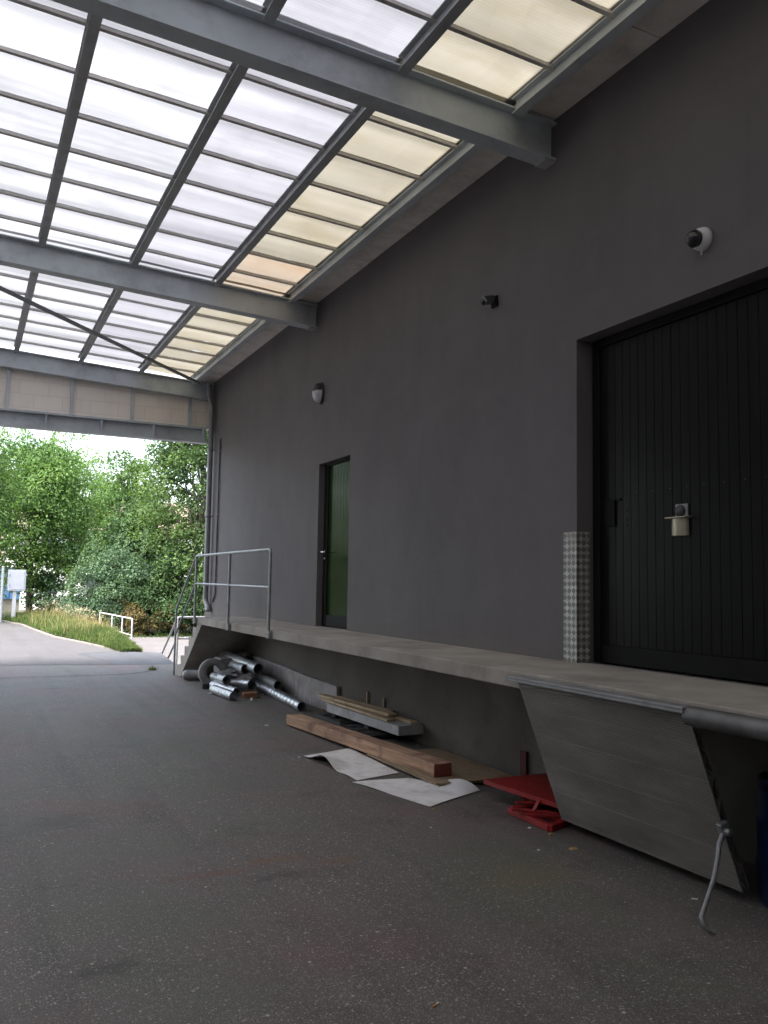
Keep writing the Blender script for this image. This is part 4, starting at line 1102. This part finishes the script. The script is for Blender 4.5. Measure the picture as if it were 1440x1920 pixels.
# ------------------------------------------------------------------ outside furniture
gr = empty('guard_rail', (4.25, 27, -.4), 'white metal guard rail at the end of the grass verge', 'railing')
ga, gb = Vector((4.36, 25, 0)), Vector((4.16, 29.9, 0))
tube('top_rail', [(ga.x, ga.y, -.4), (ga.x, ga.y, .55), (gb.x, gb.y, .55), (gb.x, gb.y, -.4)], .021, M['white_metal'], gr, bend=.05)
tube('middle_rail', [(ga.x, ga.y, .09), (gb.x, gb.y, .09)], .018, M['white_metal'], gr)
for t in (.27, .58): q = ga.lerp(gb, t); tube('post', [(q.x, q.y, -.4), (q.x, q.y, .54)], .02, M['white_metal'], gr)
g2r = empty('stair_rail', (4.1, 18.3, -.4), 'white rail around the outer stairs, seen behind the steps of the platform', 'railing')
tube('top_rail', [(4.13, 18.3, -.4), (4.13, 18.3, .875), (5.6, 18.3, .875), (5.6, 18.3, -.4)], .024, M['white_metal'], g2r, bend=.04)
tube('middle_rail', [(4.15, 18.3, .43), (5.58, 18.3, .43)], .02, M['white_metal'], g2r)
tube('sloping_rail', [(4.13, 18.32, .875), (4.18, 20.6, -.38)], .022, M['galv'], g2r)
tube('sloping_rail', [(4.13, 18.32, .43), (4.16, 19.8, -.38)], .022, M['galv'], g2r)
cbx = empty('service_cabinet', (1.83, 35, 0), 'pale grey service cabinet on a post at the roadside', 'cabinet')
MB().box(1.52, 2.14, 34.85, 35.13, 1.16, 1.945).build('box', M['cab'], cbx, bevel=.012)
MB().box(1.59, 2.09, 34.835, 34.849, 1.21, 1.90).build('door', M['cab'], cbx, bevel=.004)
for z in (1.34, 1.70): MB().box(1.57, 1.60, 34.82, 34.834, z, z + .08).build('hinge', M['galv_dull'], cbx)
MB().box(1.71, 1.84, 34.93, 35.06, -.1, 1.158).build('post', M['white_metal'], cbx)
sp_ = MB(); sp_.tube([(1.34, 35, -.1), (1.34, 35, 2.04)], .05, 12); sp_.lathe([(.05, 0), (.04, .03), (0, .045)], (1.34, 35, 2.04), (0, 0, 1), 12)
tag(sp_.build('white_post', M['white_metal']), 'slim white post left of the pale grey cabinet', 'post')
ct = empty('blue_container', (.2, 46.5, -.4), 'blue metal container partly hidden behind the grey cabinet', 'container')
mb = MB(); mb.box(-4.2, 2.55, 45.5, 47.9, .62, 2.15)
for i in range(22): mb.box(-4.1 + i * .3, -3.95 + i * .3, 45.47, 45.4985, .7, 2.08)
mb.build('body', M['blue_metal'], ct)
MB().box(-4.2, 2.55, 45.6, 47.8, -.45, .618).build('base', M['concrete'], ct)
# white house behind the trees
hs = empty('house', (9.5, 64, -.45), 'white rendered house with a brownish tiled roof glimpsed between the trees', 'house')
MB().box(3.0, 17, 62, 71, -.5, 5.0).build('wall', M['house_white'], hs)
mb = MB(); mb.prism([(61.3, 4.95), (71.7, 4.95), (66.5, 7.6)], 0, 2.5, 17.5); rfh = mb.build('roof', M['roof_tile'], hs)
MB().box(12, 12.7, 66, 66.7, 6.6, 8.4).build('chimney', M['roof_tile'], rfh)
for x in (4.6, 7.6, 10.6, 13.6):
    for z in (.6, 3.0):
        w_ = MB().box(x, x + 1.1, 61.93, 61.999, z, z + 1.35).build('window', M['white_metal'], hs)
        MB().box(x + .07, x + 1.03, 61.90, 61.929, z + .07, z + 1.28).build('pane', M['window'], w_)
h2 = empty('house', (-6, 78, -.45), 'low brownish house far back behind the left trees', 'house')
MB().box(-14, 2.4, 75, 83, -.5, 3.4).build('wall', M['roof_tile'], h2)
MB().prism([(74.4, 3.35), (83.6, 3.35), (79, 5.6)], 0, -14.5, 2.9).build('roof', M['roof_tile'], h2)

# ------------------------------------------------------------------ light, sky, camera
EXPO = 2.58
w = bpy.data.worlds.new('World'); scene.world = w; w.use_nodes = True
nt = w.node_tree; bg = nt.nodes['Background']
sky = nt.nodes.new('ShaderNodeTexSky'); sky.sky_type = 'NISHITA'; sky.sun_disc = False
sun_dir = Vector((-.56, -.22, .80)).normalized()                 # towards the sun
el = math.asin(sun_dir.z); az = math.atan2(sun_dir.x, sun_dir.y)
sky.sun_elevation = el; sky.sun_rotation = az
sky.air_density = 1.0; sky.dust_density = 3.0; sky.ozone_density = 1.0
hs_ = nt.nodes.new('ShaderNodeHueSaturation'); hs_.inputs['Saturation'].default_value = .55       # thin white overcast
nt.links.new(sky.outputs[0], hs_.inputs['Color']); nt.links.new(hs_.outputs[0], bg.inputs['Color']); bg.inputs['Strength'].default_value = .15
sd = bpy.data.lights.new('sun', 'SUN'); sd.energy = 1.5; sd.angle = R(14); sd.color = (1, .96, .90)
so = bpy.data.objects.new('sun', sd); COL.objects.link(so); so.rotation_euler = (-sun_dir).to_track_quat('-Z', 'Y').to_euler(); so.location = (-20, -4, 30)

f, yaw, pitch, roll = 1610.43, R(25.998), R(4.79), R(.979)
fw = Vector((math.sin(yaw)*math.cos(pitch), math.cos(yaw)*math.cos(pitch), math.sin(pitch)))
rt = Vector((math.cos(yaw), -math.sin(yaw), 0)); up = rt.cross(fw)
r2 = rt * math.cos(roll) + up * math.sin(roll); u2 = -rt * math.sin(roll) + up * math.cos(roll)
cd = bpy.data.cameras.new('camera'); cam = bpy.data.objects.new('camera', cd); COL.objects.link(cam)
cd.sensor_fit = 'VERTICAL'; cd.sensor_height = 36; cd.lens = f / 1920 * 36; cd.clip_end = 1500; cd.clip_start = .05
cam.matrix_world = Matrix(((r2.x, u2.x, -fw.x, 0), (r2.y, u2.y, -fw.y, 0), (r2.z, u2.z, -fw.z, 1.65), (0, 0, 0, 1)))
scene.camera = cam
vs_ = scene.view_settings; vs_.view_transform = 'Standard'; vs_.look = 'None'; vs_.gamma = 1; vs_.exposure = EXPO; vs_.use_curve_mapping = False
scene.render.engine = 'CYCLES'
scene.cycles.use_denoising = True
scene.cycles.max_bounces = 10; scene.cycles.diffuse_bounces = 6; scene.cycles.transmission_bounces = 6
scene.cycles.sample_clamp_indirect = 8
